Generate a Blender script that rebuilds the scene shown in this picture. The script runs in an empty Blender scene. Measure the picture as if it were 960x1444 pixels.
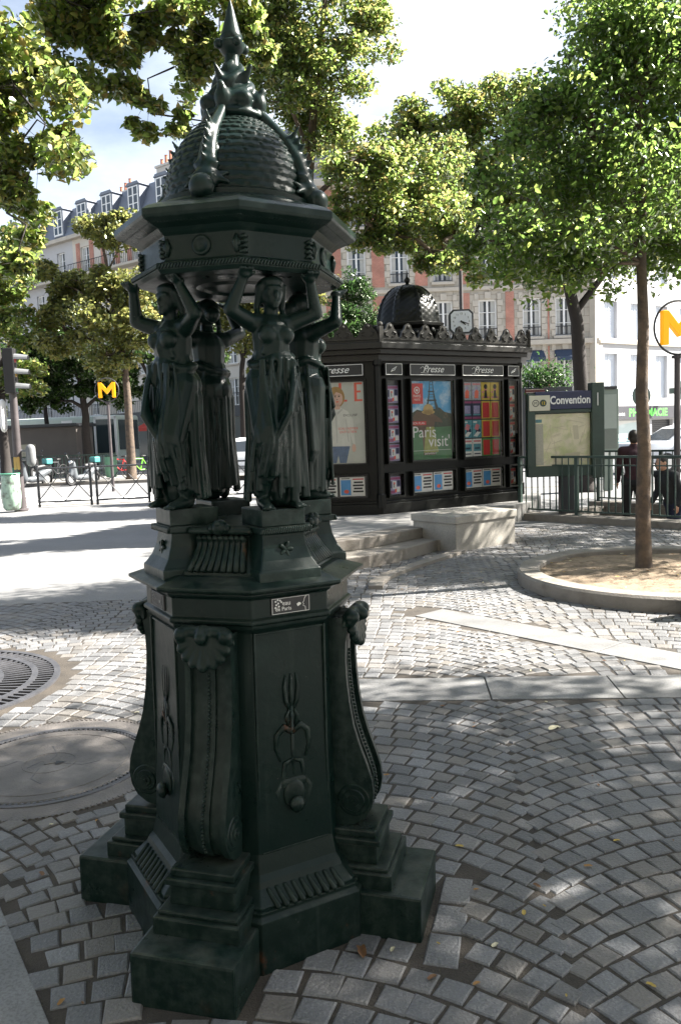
import bpy, bmesh, math, random
import numpy as np
from mathutils import Vector, Matrix, Euler
from mathutils.geometry import tessellate_polygon
random.seed(7); RNG = np.random.default_rng(7)
PI = math.pi; R_ = math.radians
scene = bpy.context.scene
COL = scene.collection
# ------------------------------------------------------------------ helpers
def tag(o, label=None, cat=None, group=None, kind=None):
    if label: o['label'] = label
    if cat: o['category'] = cat
    if group: o['group'] = group
    if kind: o['kind'] = kind
    return o
def empty(name, loc=(0, 0, 0), rz=0.0, label=None, cat=None, group=None):
    o = bpy.data.objects.new(name, None); COL.objects.link(o)
    o.empty_display_size = .2
    o.location = loc; o.rotation_euler = (0, 0, rz)
    return tag(o, label, cat, group)
def copy_tree(o, parent=None):
    c = o.copy(); COL.objects.link(c)
    if parent: c.parent = parent
    for ch in list(o.children): copy_tree(ch, c)
    return c
def frame(o, ux, z=None):
    """matrix with local x along ux (xy), local z up, local y = z cross x"""
    ux = Vector((ux[0], ux[1], 0)).normalized(); uz = Vector((0, 0, 1)); uy = uz.cross(ux)
    m = Matrix.Identity(4)
    for i in range(3):
        m[i][0] = ux[i]; m[i][1] = uy[i]; m[i][2] = uz[i]; m[i][3] = o[i]
    return m
class MB:
    def __init__(s, T=None): s.v = []; s.f = []; s.m = []; s.T = T
    def add(s, vs, fs, m=0):
        n = len(s.v)
        if s.T is not None: vs = [s.T @ Vector(v) for v in vs]
        s.v.extend([tuple(v) for v in vs]); s.f.extend([tuple(i + n for i in f) for f in fs]); s.m.extend([m] * len(fs))
        return s
    def box(s, c, d, rz=0, m=0, rx=0, ry=0):
        E = Euler((rx, ry, rz)).to_matrix(); vs = []
        for x in (-.5, .5):
            for y in (-.5, .5):
                for z in (-.5, .5): vs.append(Vector(c) + E @ Vector((x * d[0], y * d[1], z * d[2])))
        return s.add(vs, [(0, 1, 3, 2), (4, 6, 7, 5), (0, 4, 5, 1), (2, 3, 7, 6), (0, 2, 6, 4), (1, 5, 7, 3)], m)
    def b2(s, lo, hi, m=0):
        return s.box([(a + b) / 2 for a, b in zip(lo, hi)], [b - a for a, b in zip(lo, hi)], m=m)
    def tube(s, pts, rs, n=8, m=0, caps=True, closed=False):
        pts = [Vector(p) for p in pts]
        if not hasattr(rs, '__len__'): rs = [rs] * len(pts)
        vs = []; fs = []; up = None; L = len(pts)
        for i, p in enumerate(pts):
            if closed: d = pts[(i + 1) % L] - pts[i - 1]
            else: d = pts[min(i + 1, L - 1)] - pts[max(i - 1, 0)]
            if d.length < 1e-9: d = Vector((0, 0, 1))
            d.normalize()
            if up is None:
                up = Vector((0, 0, 1)) if abs(d.z) < .9 else Vector((1, 0, 0))
            a = (up - d * up.dot(d))
            if a.length < 1e-6: a = d.orthogonal()
            a.normalize(); b = d.cross(a); up = a
            for k in range(n):
                t = 2 * PI * k / n
                vs.append(p + (a * math.cos(t) + b * math.sin(t)) * rs[i])
        for i in range(L if closed else L - 1):
            j = (i + 1) % L
            for k in range(n):
                k2 = (k + 1) % n
                fs.append((i * n + k, i * n + k2, j * n + k2, j * n + k))
        if caps and not closed:
            fs.append(tuple(range(n))[::-1]); fs.append(tuple((L - 1) * n + k for k in range(n)))
        return s.add(vs, fs, m)
    def cyl(s, p0, p1, r0, r1=None, n=12, m=0):
        return s.tube([p0, p1], [r0, r0 if r1 is None else r1], n, m)
    def lathe(s, prof, n=32, c=(0, 0), off=0.0, m=0, caps=True):
        vs = []; fs = []
        for r, z in prof:
            for k in range(n):
                t = off + 2 * PI * k / n
                vs.append((c[0] + r * math.cos(t), c[1] + r * math.sin(t), z))
        for i in range(len(prof) - 1):
            for k in range(n):
                k2 = (k + 1) % n
                fs.append((i * n + k, i * n + k2, (i + 1) * n + k2, (i + 1) * n + k))
        if caps:
            fs.append(tuple(range(n))[::-1]); fs.append(tuple((len(prof) - 1) * n + k for k in range(n)))
        return s.add(vs, fs, m)
    def prism(s, poly, z0, z1, m=0):
        n = len(poly); vs = [(x, y, z0) for x, y in poly] + [(x, y, z1) for x, y in poly]
        fs = [(k, (k + 1) % n, n + (k + 1) % n, n + k) for k in range(n)]
        tri = tessellate_polygon([[Vector((x, y, 0)) for x, y in poly]])
        ar = sum(poly[i][0] * poly[(i + 1) % n][1] - poly[(i + 1) % n][0] * poly[i][1] for i in range(n))
        for t in tri:
            a, b, c = t
            cr = (poly[b][0] - poly[a][0]) * (poly[c][1] - poly[a][1]) - (poly[b][1] - poly[a][1]) * (poly[c][0] - poly[a][0])
            if cr < 0: t = (a, c, b)
            fs.append(tuple(n + i for i in t)); fs.append(tuple(t)[::-1])
        if ar < 0: fs = [fs[k][::-1] for k in range(n)] + fs[n:]
        return s.add(vs, fs, m)
    def xz(s, poly, y0, y1, m=0):
        """prism of an x,z outline between y0 and y1"""
        t = MB(); t.prism(poly, 0, 1); vs = [(v[0], y0 + (y1 - y0) * v[2], v[1]) for v in t.v]
        return s.add(vs, t.f, m)
    def sph(s, c, r, nu=12, nv=8, m=0):
        if not hasattr(r, '__len__'): r = (r, r, r)
        prof = []; vs = []; fs = []
        for j in range(1, nv):
            a = -PI / 2 + PI * j / nv
            for k in range(nu):
                t = 2 * PI * k / nu
                vs.append((c[0] + r[0] * math.cos(a) * math.cos(t), c[1] + r[1] * math.cos(a) * math.sin(t), c[2] + r[2] * math.sin(a)))
        for j in range(nv - 2):
            for k in range(nu):
                k2 = (k + 1) % nu
                fs.append((j * nu + k, j * nu + k2, (j + 1) * nu + k2, (j + 1) * nu + k))
        b = len(vs); vs += [(c[0], c[1], c[2] - r[2]), (c[0], c[1], c[2] + r[2])]
        for k in range(nu):
            k2 = (k + 1) % nu
            fs.append((b, k2, k)); fs.append((b + 1, (nv - 2) * nu + k, (nv - 2) * nu + k2))
        return s.add(vs, fs, m)
    def capsule(s, p0, p1, r0, r1, n=12, m=0):
        p0 = Vector(p0); p1 = Vector(p1); d = (p1 - p0); L = d.length
        if L < 1e-6: return s.sph(p0, r0, n, 8, m)
        d /= L; pts = []; rs = []
        for a in (-85, -60, -30, 0):
            a = R_(a); pts.append(p0 + d * r0 * math.sin(a)); rs.append(r0 * math.cos(a))
        for a in (0, 30, 60, 85):
            a = R_(a); pts.append(p1 + d * r1 * math.sin(a)); rs.append(r1 * math.cos(a))
        return s.tube(pts, rs, n, m)
    def text(s, body, size, o, ux, uz=(0, 0, 1), align='CENTER', shear=0, ext=.001, m=0, wscale=1.0, bold=0):
        """flat lettering: origin o (baseline), reading direction ux, up uz"""
        cu = bpy.data.curves.new('lettering', 'FONT'); cu.body = body; cu.size = size; cu.align_x = align
        cu.shear = shear; cu.extrude = ext; cu.offset = bold; cu.resolution_u = 3
        ob = bpy.data.objects.new('lettering', cu); COL.objects.link(ob)
        dg = bpy.context.evaluated_depsgraph_get(); me = bpy.data.meshes.new_from_object(ob.evaluated_get(dg))
        ux = Vector(ux).normalized(); uz = Vector(uz).normalized(); n = ux.cross(uz); o = Vector(o)
        vs = [o + ux * v.co.x * wscale + uz * v.co.y + n * v.co.z for v in me.vertices]
        s.add(vs, [tuple(p.vertices) for p in me.polygons], m)
        bpy.data.objects.remove(ob); bpy.data.curves.remove(cu); bpy.data.meshes.remove(me)
        return s
    def mesh(s, name, mats, bevel=0, smooth=False, org=(0, 0, 0), seg=2):
        me = bpy.data.meshes.new(name)
        o = Vector(org); vs = [(v[0] - o[0], v[1] - o[1], v[2] - o[2]) for v in s.v]
        me.from_pydata(vs, [], s.f); 
        if not isinstance(mats, (list, tuple)): mats = [mats]
        for m in mats: me.materials.append(m)
        me.polygons.foreach_set('material_index', s.m)
        if bevel:
            bm = bmesh.new(); bm.from_mesh(me)
            bmesh.ops.remove_doubles(bm, verts=bm.verts, dist=1e-6)
            es = [e for e in bm.edges if len(e.link_faces) == 2 and e.calc_face_angle(0) > .5]
            bmesh.ops.bevel(bm, geom=es, offset=bevel, segments=seg, affect='EDGES', profile=.6, clamp_overlap=True)
            bm.to_mesh(me); bm.free()
        if smooth:
            me.polygons.foreach_set('use_smooth', [True] * len(me.polygons))
            if smooth != 'all':
                try: me.set_sharp_from_angle(angle=R_(smooth if smooth is not True else 40))
                except Exception: pass
        me.update(); return me
    def build(s, name, mats, parent=None, bevel=0, smooth=False, org=(0, 0, 0), seg=2):
        o = bpy.data.objects.new(name, s.mesh(name, mats, bevel, smooth, org, seg)); COL.objects.link(o)
        if parent: o.parent = parent
        return o
def blob_mesh(mb, voxel, name, mats, smooth_it=2, fn=None):
    """one continuous skin over overlapping closed shapes"""
    me = mb.mesh(name, mats); ob = bpy.data.objects.new(name, me); COL.objects.link(ob)
    r = ob.modifiers.new('r', 'REMESH'); r.mode = 'VOXEL'; r.voxel_size = voxel; r.use_smooth_shade = True
    if smooth_it:
        sm = ob.modifiers.new('s', 'SMOOTH'); sm.factor = .5; sm.iterations = smooth_it
    dg = bpy.context.evaluated_depsgraph_get(); out = bpy.data.meshes.new_from_object(ob.evaluated_get(dg)); out.name = name
    bpy.data.objects.remove(ob)
    if not out.materials:
        for m in (mats if isinstance(mats, (list, tuple)) else [mats]): out.materials.append(m)
    out.polygons.foreach_set('use_smooth', [True] * len(out.polygons))
    if fn: fn(out)
    return out
def obj(name, me, parent=None, loc=(0, 0, 0), rz=0):
    o = bpy.data.objects.new(name, me); COL.objects.link(o)
    if parent: o.parent = parent
    o.location = loc; o.rotation_euler = (0, 0, rz); return o
# ------------------------------------------------------------------ materials
def mat(name, col, rough=.6, var=.15, scale=6, bump=.0, bscale=60, island=0, metal=0, spec=.5, col2=None, c2scale=3, c2lo=.55, c2hi=.7, hue=None, emis=None, detail=6):
    m = bpy.data.materials.new(name); m.use_nodes = True; nt = m.node_tree; N = nt.nodes; L = nt.links
    b = N['Principled BSDF']; b.inputs['Roughness'].default_value = rough; b.inputs['Metallic'].default_value = metal
    b.inputs['Specular IOR Level'].default_value = spec
    tc = N.new('ShaderNodeTexCoord'); co = tc.outputs['Object']
    def noise(sc, det=6, ro=.6):
        n = N.new('ShaderNodeTexNoise'); n.inputs['Scale'].default_value = sc; n.inputs['Detail'].default_value = det; n.inputs['Roughness'].default_value = ro
        L.new(co, n.inputs['Vector']); return n
    rgb = N.new('ShaderNodeRGB'); rgb.outputs[0].default_value = (*col, 1); c = rgb.outputs[0]
    if col2:
        n = noise(c2scale, detail); r = N.new('ShaderNodeMapRange'); r.inputs[1].default_value = c2lo; r.inputs[2].default_value = c2hi
        L.new(n.outputs[0], r.inputs[0]); mx = N.new('ShaderNodeMix'); mx.data_type = 'RGBA'
        L.new(r.outputs[0], mx.inputs[0]); L.new(c, mx.inputs[6]); mx.inputs[7].default_value = (*col2, 1); c = mx.outputs[2]
    if island:
        g = N.new('ShaderNodeNewGeometry'); h = N.new('ShaderNodeHueSaturation')
        r = N.new('ShaderNodeMapRange'); r.inputs[3].default_value = 1 - island; r.inputs[4].default_value = 1 + island
        L.new(g.outputs['Random Per Island'], r.inputs[0]); L.new(r.outputs[0], h.inputs['Value']); L.new(c, h.inputs['Color']); c = h.outputs[0]
        if hue:
            mm = N.new('ShaderNodeMath'); mm.operation = 'MULTIPLY'; mm.inputs[1].default_value = 7.31; L.new(g.outputs['Random Per Island'], mm.inputs[0])
            fr = N.new('ShaderNodeMath'); fr.operation = 'FRACT'; L.new(mm.outputs[0], fr.inputs[0])
            mx = N.new('ShaderNodeMix'); mx.data_type = 'RGBA'; L.new(c, mx.inputs[6])
            rr = N.new('ShaderNodeMapRange'); rr.inputs[1].default_value = .55; rr.inputs[2].default_value = 1; rr.inputs[4].default_value = .6; L.new(fr.outputs[0], rr.inputs[0]); L.new(rr.outputs[0], mx.inputs[0])
            mx.inputs[7].default_value = (*hue, 1); c = mx.outputs[2]
    if var:
        n = noise(scale); h = N.new('ShaderNodeHueSaturation'); r = N.new('ShaderNodeMapRange')
        r.inputs[1].default_value = .25; r.inputs[2].default_value = .75; r.inputs[3].default_value = 1 - var; r.inputs[4].default_value = 1 + var
        L.new(n.outputs[0], r.inputs[0]); L.new(r.outputs[0], h.inputs['Value']); L.new(c, h.inputs['Color']); c = h.outputs[0]
        r2 = N.new('ShaderNodeMapRange'); r2.inputs[3].default_value = max(0, rough - .1); r2.inputs[4].default_value = min(1, rough + .12)
        L.new(n.outputs[0], r2.inputs[0]); L.new(r2.outputs[0], b.inputs['Roughness'])
    L.new(c, b.inputs['Base Color'])
    if bump:
        n = noise(bscale, 4); bp = N.new('ShaderNodeBump'); bp.inputs['Strength'].default_value = bump; bp.inputs['Distance'].default_value = .01
        L.new(n.outputs[0], bp.inputs['Height']); L.new(bp.outputs[0], b.inputs['Normal'])
    if emis:
        b.inputs['Emission Color'].default_value = (*emis[0], 1); b.inputs['Emission Strength'].default_value = emis[1]
    return m
def leaf_mat(name, cols, trans=.55, rough=.45):
    """leaf: reflecting and letting light through, hue different leaf by leaf"""
    m = bpy.data.materials.new(name); m.use_nodes = True; nt = m.node_tree; N = nt.nodes; L = nt.links
    out = N['Material Output']; N.remove(N['Principled BSDF'])
    g = N.new('ShaderNodeNewGeometry'); cr = N.new('ShaderNodeValToRGB'); L.new(g.outputs['Random Per Island'], cr.inputs[0])
    e = cr.color_ramp.elements; e[0].position = 0; e[0].color = (*cols[0], 1); e[1].position = 1; e[1].color = (*cols[-1], 1)
    for i, c in enumerate(cols[1:-1]):
        x = e.new((i + 1) / (len(cols) - 1)); x.color = (*c, 1)
    d = N.new('ShaderNodeBsdfDiffuse'); t = N.new('ShaderNodeBsdfTranslucent'); gl = N.new('ShaderNodeBsdfGlossy'); gl.inputs['Roughness'].default_value = rough
    gl.inputs['Color'].default_value = (.3, .34, .26, 1)
    L.new(cr.outputs[0], d.inputs[0])
    br = N.new('ShaderNodeHueSaturation'); br.inputs['Hue'].default_value = .487; br.inputs['Saturation'].default_value = 1.0; br.inputs['Value'].default_value = 3.3; L.new(cr.outputs[0], br.inputs['Color']); L.new(br.outputs[0], t.inputs[0])
    a = N.new('ShaderNodeMixShader'); a.inputs[0].default_value = trans; L.new(d.outputs[0], a.inputs[1]); L.new(t.outputs[0], a.inputs[2])
    fz = N.new('ShaderNodeFresnel'); fz.inputs[0].default_value = 1.22
    a2 = N.new('ShaderNodeMixShader'); L.new(fz.outputs[0], a2.inputs[0]); L.new(a.outputs[0], a2.inputs[1]); L.new(gl.outputs[0], a2.inputs[2])
    L.new(a2.outputs[0], out.inputs[0]); return m
def brick_mat(name, c1, c2, mortar, scale, bw=.5, rh=.25, ms=.015, rough=.8, bump=.3, axis='XZ', off=.5):
    m = bpy.data.materials.new(name); m.use_nodes = True; nt = m.node_tree; N = nt.nodes; L = nt.links; b = N['Principled BSDF']
    b.inputs['Roughness'].default_value = rough
    tc = N.new('ShaderNodeTexCoord'); mp = N.new('ShaderNodeMapping')
    if axis == 'XZ': mp.inputs['Rotation'].default_value = (PI / 2, 0, 0)
    L.new(tc.outputs['Object'], mp.inputs[0])
    br = N.new('ShaderNodeTexBrick'); br.inputs['Scale'].default_value = scale; br.inputs['Color1'].default_value = (*c1, 1); br.inputs['Color2'].default_value = (*c2, 1); br.inputs['Mortar'].default_value = (*mortar, 1)
    br.inputs['Mortar Size'].default_value = ms; br.inputs['Brick Width'].default_value = bw; br.inputs['Row Height'].default_value = rh; br.offset = off
    L.new(mp.outputs[0], br.inputs['Vector'])
    n = N.new('ShaderNodeTexNoise'); n.inputs['Scale'].default_value = 1.3; n.inputs['Detail'].default_value = 8; L.new(tc.outputs['Object'], n.inputs['Vector'])
    h = N.new('ShaderNodeHueSaturation'); r = N.new('ShaderNodeMapRange'); r.inputs[1].default_value = .3; r.inputs[2].default_value = .7; r.inputs[3].default_value = .78; r.inputs[4].default_value = 1.18
    L.new(n.outputs[0], r.inputs[0]); L.new(r.outputs[0], h.inputs['Value']); L.new(br.outputs[0], h.inputs['Color']); L.new(h.outputs[0], b.inputs['Base Color'])
    bp = N.new('ShaderNodeBump'); bp.inputs['Strength'].default_value = bump; bp.inputs['Distance'].default_value = .02; bp.invert = True
    L.new(br.outputs['Fac'], bp.inputs['Height']); L.new(bp.outputs[0], b.inputs['Normal'])
    return m
M = {}
def glass_mat(name, col=(.02, .025, .03), rough=.05):
    m = bpy.data.materials.new(name); m.use_nodes = True; b = m.node_tree.nodes['Principled BSDF']
    b.inputs['Base Color'].default_value = (*col, 1); b.inputs['Roughness'].default_value = rough; b.inputs['Specular IOR Level'].default_value = .6; return m
def clear_mat(name, rough=.03, tint=(1, 1, 1)):
    m = bpy.data.materials.new(name); m.use_nodes = True; nt = m.node_tree; N = nt.nodes; L = nt.links; N.remove(N['Principled BSDF'])
    t = N.new('ShaderNodeBsdfTransparent'); t.inputs[0].default_value = (*tint, 1); g = N.new('ShaderNodeBsdfGlossy'); g.inputs['Roughness'].default_value = rough
    f = N.new('ShaderNodeFresnel'); f.inputs[0].default_value = 1.28; mx = N.new('ShaderNodeMixShader')
    L.new(f.outputs[0], mx.inputs[0]); L.new(t.outputs[0], mx.inputs[1]); L.new(g.outputs[0], mx.inputs[2]); L.new(mx.outputs[0], N['Material Output'].inputs[0]); return m
M['iron'] = mat('fountain_paint', (.004, .0125, .0100), .33, .35, 9, .12, 45, spec=.30, col2=(.009, .018, .014), c2scale=3.5, c2lo=.5, c2hi=.75)
M['iron_worn'] = mat('worn_fountain_paint', (.005, .0125, .0102), .38, .4, 8, .2, 60, spec=.3, col2=(.11, .035, .012), c2scale=7, c2lo=.64, c2hi=.80, detail=12)
M['iron_top'] = mat('dusty_fountain_paint', (.007, .0165, .0135), .3, .4, 12, .15, 40, spec=.38, col2=(.026, .034, .029), c2scale=7, c2lo=.5, c2hi=.75)
M['kiosk'] = mat('kiosk_paint', (.006, .0065, .0055), .32, .3, 6, .1, 40, spec=.2)
M['green'] = mat('street_green_paint', (.02, .042, .033), .45, .3, 5, .1, 50)
M['dgrey'] = mat('dark_grey_paint', (.03, .032, .036), .45, .25, 5)
M['mgrey'] = mat('mid_grey_paint', (.16, .165, .17), .5, .2, 5)
M['brown_pole'] = mat('brown_grey_pole', (.06, .05, .052), .5, .3, 4)
M['white'] = mat('white_paint', (.78, .78, .77), .45, .06, 5)
M['paper'] = mat('white_paper', (.7, .7, .68), .6, .05, 8)
M['black'] = mat('black', (.01, .01, .011), .5, .2, 8)
M['rubber'] = mat('tyre_rubber', (.015, .015, .016), .8, .3, 20)
M['chrome'] = mat('bright_metal', (.6, .6, .6), .25, .1, 8, metal=1)
M['granite'] = mat('granite_block', (.30, .28, .245), .55, .32, 2.2, .25, 120, col2=(.25, .235, .21), c2scale=60, c2lo=.45, c2hi=.6)
M['kerb'] = mat('kerb_stone', (.215, .195, .17), .75, .35, 5, .5, 70, col2=(.11, .095, .078), c2scale=5, c2lo=.45, c2hi=.68)
M['slab'] = mat('granite_slab', (.16, .16, .16), .65, .3, 3, .25, 160, island=.12, col2=(.115, .113, .11), c2scale=110, c2lo=.45, c2hi=.6)
M['cobble'] = mat('cobble_stone', (.124, .124, .127), .55, .36, 3.2, .6, 90, island=.24, hue=(.145, .125, .102), col2=(.185, .185, .187), c2scale=120, c2lo=.50, c2hi=.70)
M['mortar'] = mat('joint_sand', (.048, .040, .032), .95, .5, 5, .6, 150)
M['soil'] = mat('planter_soil', (.2, .15, .1), .95, .3, 5, .8, 50, col2=(.11, .075, .045), c2scale=16, c2lo=.5, c2hi=.65)
M['asphalt'] = mat('asphalt', (.16, .16, .165), .85, .2, 1.2, .3, 80)
M['farwalk'] = mat('pavement', (.22, .215, .205), .8, .2, 1.5, .2, 60)
M['iron_grate'] = mat('cast_iron', (.05, .05, .055), .45, .3, 9, .3, 70)
M['lid'] = mat('worn_lid_iron', (.105, .095, .088), .55, .45, 5, .5, 120, col2=(.2, .18, .165), c2scale=3, c2lo=.5, c2hi=.7)
M['bark'] = mat('bark', (.10, .072, .05), .9, .35, 12, .8, 40, col2=(.06, .045, .035), c2scale=9, c2lo=.45, c2hi=.6)
M['bark_dark'] = mat('dark_bark', (.025, .02, .018), .9, .35, 12, .8, 40)
M['stone'] = brick_mat('limestone_blocks', (.42, .38, .32), (.36, .33, .28), (.27, .24, .2), 1.0, .9, .42, .018, .8, .4)
M['stone_plain'] = mat('dressed_limestone', (.46, .42, .36), .8, .12, 1.5, .1, 30)
M['brick'] = brick_mat('red_brick', (.46, .19, .135), (.39, .15, .105), (.42, .33, .28), 4.2, .5, .22, .02, .85, .3)
M['render_white'] = mat('white_render', (.46, .46, .47), .85, .06, .6, .05, 30)
M['cream'] = mat('cream_facade', (.56, .52, .46), .85, .1, .7)
M['zinc'] = mat('zinc_roof', (.16, .18, .22), .5, .15, .9)
M['pane'] = glass_mat('window_glass', (.05, .06, .07))
M['shop_glass'] = glass_mat('shop_glass', (.03, .045, .05), .08)
M['shutter'] = mat('pale_shutter', (.60, .64, .70), .6, .05, 3)
M['orange'] = mat('orange_sign', (.85, .33, .0), .4, .1, 6, emis=((1, .42, 0), .12))
M['yellow'] = mat('yellow_print', (.75, .55, .03), .5, .1, 8)
M['red'] = mat('red_print', (.55, .03, .03), .5, .12, 10)
M['redorange'] = mat('coral_print', (.75, .12, .07), .55, .1, 10)
M['sky_blue'] = mat('blue_print', (.08, .3, .62), .5, .25, 3, col2=(.5, .62, .7), c2scale=3.5, c2lo=.55, c2hi=.75)
M['navy'] = mat('navy_print', (.012, .018, .06), .45, .15, 6)
M['magenta'] = mat('magenta_print', (.26, .05, .14), .5, .15, 9)
M['skin'] = mat('skin', (.45, .25, .17), .5, .08, 10)
M['clear'] = clear_mat('display_glass')
M['hair'] = mat('dark_hair', (.02, .014, .01), .6, .2, 30)

def iron_mat(name, base, rust=.0, dust=.35, wear_highlight=.5):
    """old painted cast iron: uneven green coat, worn edges lightened as painted highlights, dust on flat tops, water streaks, rust"""
    m = bpy.data.materials.new(name); m.use_nodes = True; nt = m.node_tree; N = nt.nodes; L = nt.links; b = N['Principled BSDF']
    tc = N.new('ShaderNodeTexCoord'); co = tc.outputs['Object']; g = N.new('ShaderNodeNewGeometry')
    def noise(sc, det=6, ro=.6, vec=None):
        n = N.new('ShaderNodeTexNoise'); n.inputs['Scale'].default_value = sc; n.inputs['Detail'].default_value = det; n.inputs['Roughness'].default_value = ro; L.new(vec or co, n.inputs['Vector']); return n.outputs[0]
    def rng(x, a, c, lo=0, hi=1):
        r = N.new('ShaderNodeMapRange'); r.inputs[1].default_value = a; r.inputs[2].default_value = c; r.inputs[3].default_value = lo; r.inputs[4].default_value = hi; L.new(x, r.inputs[0]); return r.outputs[0]
    def mul(x, y):
        q = N.new('ShaderNodeMath'); q.operation = 'MULTIPLY'; L.new(x, q.inputs[0])
        if isinstance(y, float): q.inputs[1].default_value = y
        else: L.new(y, q.inputs[1])
        return q.outputs[0]
    def mix(f, c, col):
        q = N.new('ShaderNodeMix'); q.data_type = 'RGBA'; L.new(f, q.inputs[0]); L.new(c, q.inputs[6]); q.inputs[7].default_value = (*col, 1); return q.outputs[2]
    rgb = N.new('ShaderNodeRGB'); rgb.outputs[0].default_value = (*base, 1); c = rgb.outputs[0]
    c = mix(rng(noise(5, 8), .45, .75, 0, .45), c, (base[0] * 2.2, base[1] * 1.6, base[2] * 1.6))
    mp = N.new('ShaderNodeMapping'); mp.inputs['Scale'].default_value = (26, 26, 1.6); L.new(co, mp.inputs[0])
    c = mix(mul(rng(noise(1, 5, .6, mp.outputs[0]), .56, .72), .5), c, (.022, .034, .029))
    c = mix(mul(mul(rng(g.outputs['Pointiness'], .515, .56), rng(noise(30, 6), .42, .68)), wear_highlight * .8), c, (.032, .047, .041))  # convex edges painted lighter: paint wear plus soft highlights put into the colour
    sx = N.new('ShaderNodeSeparateXYZ'); L.new(g.outputs['Normal'], sx.inputs[0])
    c = mix(mul(mul(rng(sx.outputs[2], .55, .95), rng(noise(9, 8), .38, .66)), dust), c, (.09, .092, .080))
    c = mix(mul(rng(noise(70, 3), .72, .76), mul(rng(noise(4, 2), .5, .6), .55)), c, (.16, .165, .15))
    if rust: c = mix(mul(rng(noise(6.5, 12, .7), .60, .74), rust), c, (.13, .040, .013))
    L.new(c, b.inputs['Base Color'])
    L.new(rng(noise(7, 8), .3, .7, .22, .46), b.inputs['Roughness']); b.inputs['Specular IOR Level'].default_value = .18
    bp = N.new('ShaderNodeBump'); bp.inputs['Strength'].default_value = .16; bp.inputs['Distance'].default_value = .006
    L.new(noise(38, 5), bp.inputs['Height']); L.new(bp.outputs[0], b.inputs['Normal'])
    return m
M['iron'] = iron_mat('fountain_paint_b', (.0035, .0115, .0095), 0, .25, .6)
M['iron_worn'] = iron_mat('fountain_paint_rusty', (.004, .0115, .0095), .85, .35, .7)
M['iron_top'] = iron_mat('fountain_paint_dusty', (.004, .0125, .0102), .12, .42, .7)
# ------------------------------------------------------------------ camera
CAMH = 1.5; FPX = 1150.0; PITCH = math.atan((722 - 612) / FPX); ROLL = .037
fw = Vector((0, math.cos(PITCH), -math.sin(PITCH))); r0 = Vector((1, 0, 0)); u0 = r0.cross(fw)
RT = math.cos(ROLL) * r0 - math.sin(ROLL) * u0; UP = math.sin(ROLL) * r0 + math.cos(ROLL) * u0
cam = bpy.data.cameras.new('camera'); co = bpy.data.objects.new('camera', cam); COL.objects.link(co)
mw = Matrix.Identity(4)
for i in range(3): mw[i][0] = RT[i]; mw[i][1] = UP[i]; mw[i][2] = -fw[i]
mw[2][3] = CAMH; co.matrix_world = mw
cam.sensor_fit = 'VERTICAL'; cam.sensor_height = 36; cam.sensor_width = 24; cam.lens = 36 * FPX / 1444
cam.clip_start = .05; cam.clip_end = 2000
scene.camera = co
def ray(x, y): return fw + (x - 480) / FPX * RT - (y - 722) / FPX * UP
def at(x, y, Y):                                    # the place seen at that spot, Y metres away
    d = ray(x, y); return Vector((0, 0, CAMH)) + d * (Y / d.y)
def gr(x, y, z=0.0):                                # the place seen there on the level z
    d = ray(x, y); return Vector((0, 0, CAMH)) + d * ((z - CAMH) / d.z)
# ------------------------------------------------------------------ light
AZ = R_(80); EL = R_(41)
w = bpy.data.worlds.new('World'); scene.world = w; w.use_nodes = True
N = w.node_tree.nodes; L = w.node_tree.links; bg = N['Background']
sk = N.new('ShaderNodeTexSky'); sk.sky_type = 'NISHITA'; sk.sun_disc = False; sk.sun_elevation = EL; sk.sun_rotation = AZ
sk.air_density = 1.0; sk.dust_density = 1.8; sk.ozone_density = 1.5
tc = N.new('ShaderNodeTexCoord'); mp = N.new('ShaderNodeMapping'); mp.inputs['Scale'].default_value = (1, 1, 2.2); mp.inputs['Location'].default_value = (.35, .1, .25)
nz = N.new('ShaderNodeTexNoise'); nz.inputs['Scale'].default_value = 2.1; nz.inputs['Detail'].default_value = 9; nz.inputs['Roughness'].default_value = .56
L.new(tc.outputs['Generated'], mp.inputs[0]); L.new(mp.outputs[0], nz.inputs['Vector'])
mr = N.new('ShaderNodeMapRange'); mr.inputs[1].default_value = .40; mr.inputs[2].default_value = .74; 
vm = N.new('ShaderNodeVectorMath'); vm.operation = 'NORMALIZE'; L.new(tc.outputs['Generated'], vm.inputs[0])
dt = N.new('ShaderNodeVectorMath'); dt.operation = 'DOT_PRODUCT'; L.new(vm.outputs[0], dt.inputs[0]); dt.inputs[1].default_value = Vector((.17, .86, .44)).normalized()
bk = N.new('ShaderNodeMapRange'); bk.inputs[1].default_value = .90; bk.inputs[2].default_value = 1.0; bk.inputs[3].default_value = .0; bk.inputs[4].default_value = .08; L.new(dt.outputs['Value'], bk.inputs[0])
ad = N.new('ShaderNodeMath'); ad.operation = 'ADD'; L.new(nz.outputs[0], ad.inputs[0]); L.new(bk.outputs[0], ad.inputs[1]); L.new(ad.outputs[0], mr.inputs[0])
mx = N.new('ShaderNodeMix'); mx.data_type = 'RGBA'; L.new(mr.outputs[0], mx.inputs[0]); L.new(sk.outputs[0], mx.inputs[6]); mx.inputs[7].default_value = (7.2, 7.7, 8.3, 1)
L.new(mx.outputs[2], bg.inputs[0]); bg.inputs[1].default_value = .036
sun = bpy.data.lights.new('sun', 'SUN'); sun.energy = 5.0; sun.angle = R_(.55); sun.color = (1, .95, .87)
so = bpy.data.objects.new('sun', sun); COL.objects.link(so)
sd = Vector((math.sin(AZ) * math.cos(EL), math.cos(AZ) * math.cos(EL), math.sin(EL)))
so.rotation_euler = (-sd).to_track_quat('-Z', 'Y').to_euler(); so.location = sd * 40
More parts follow.
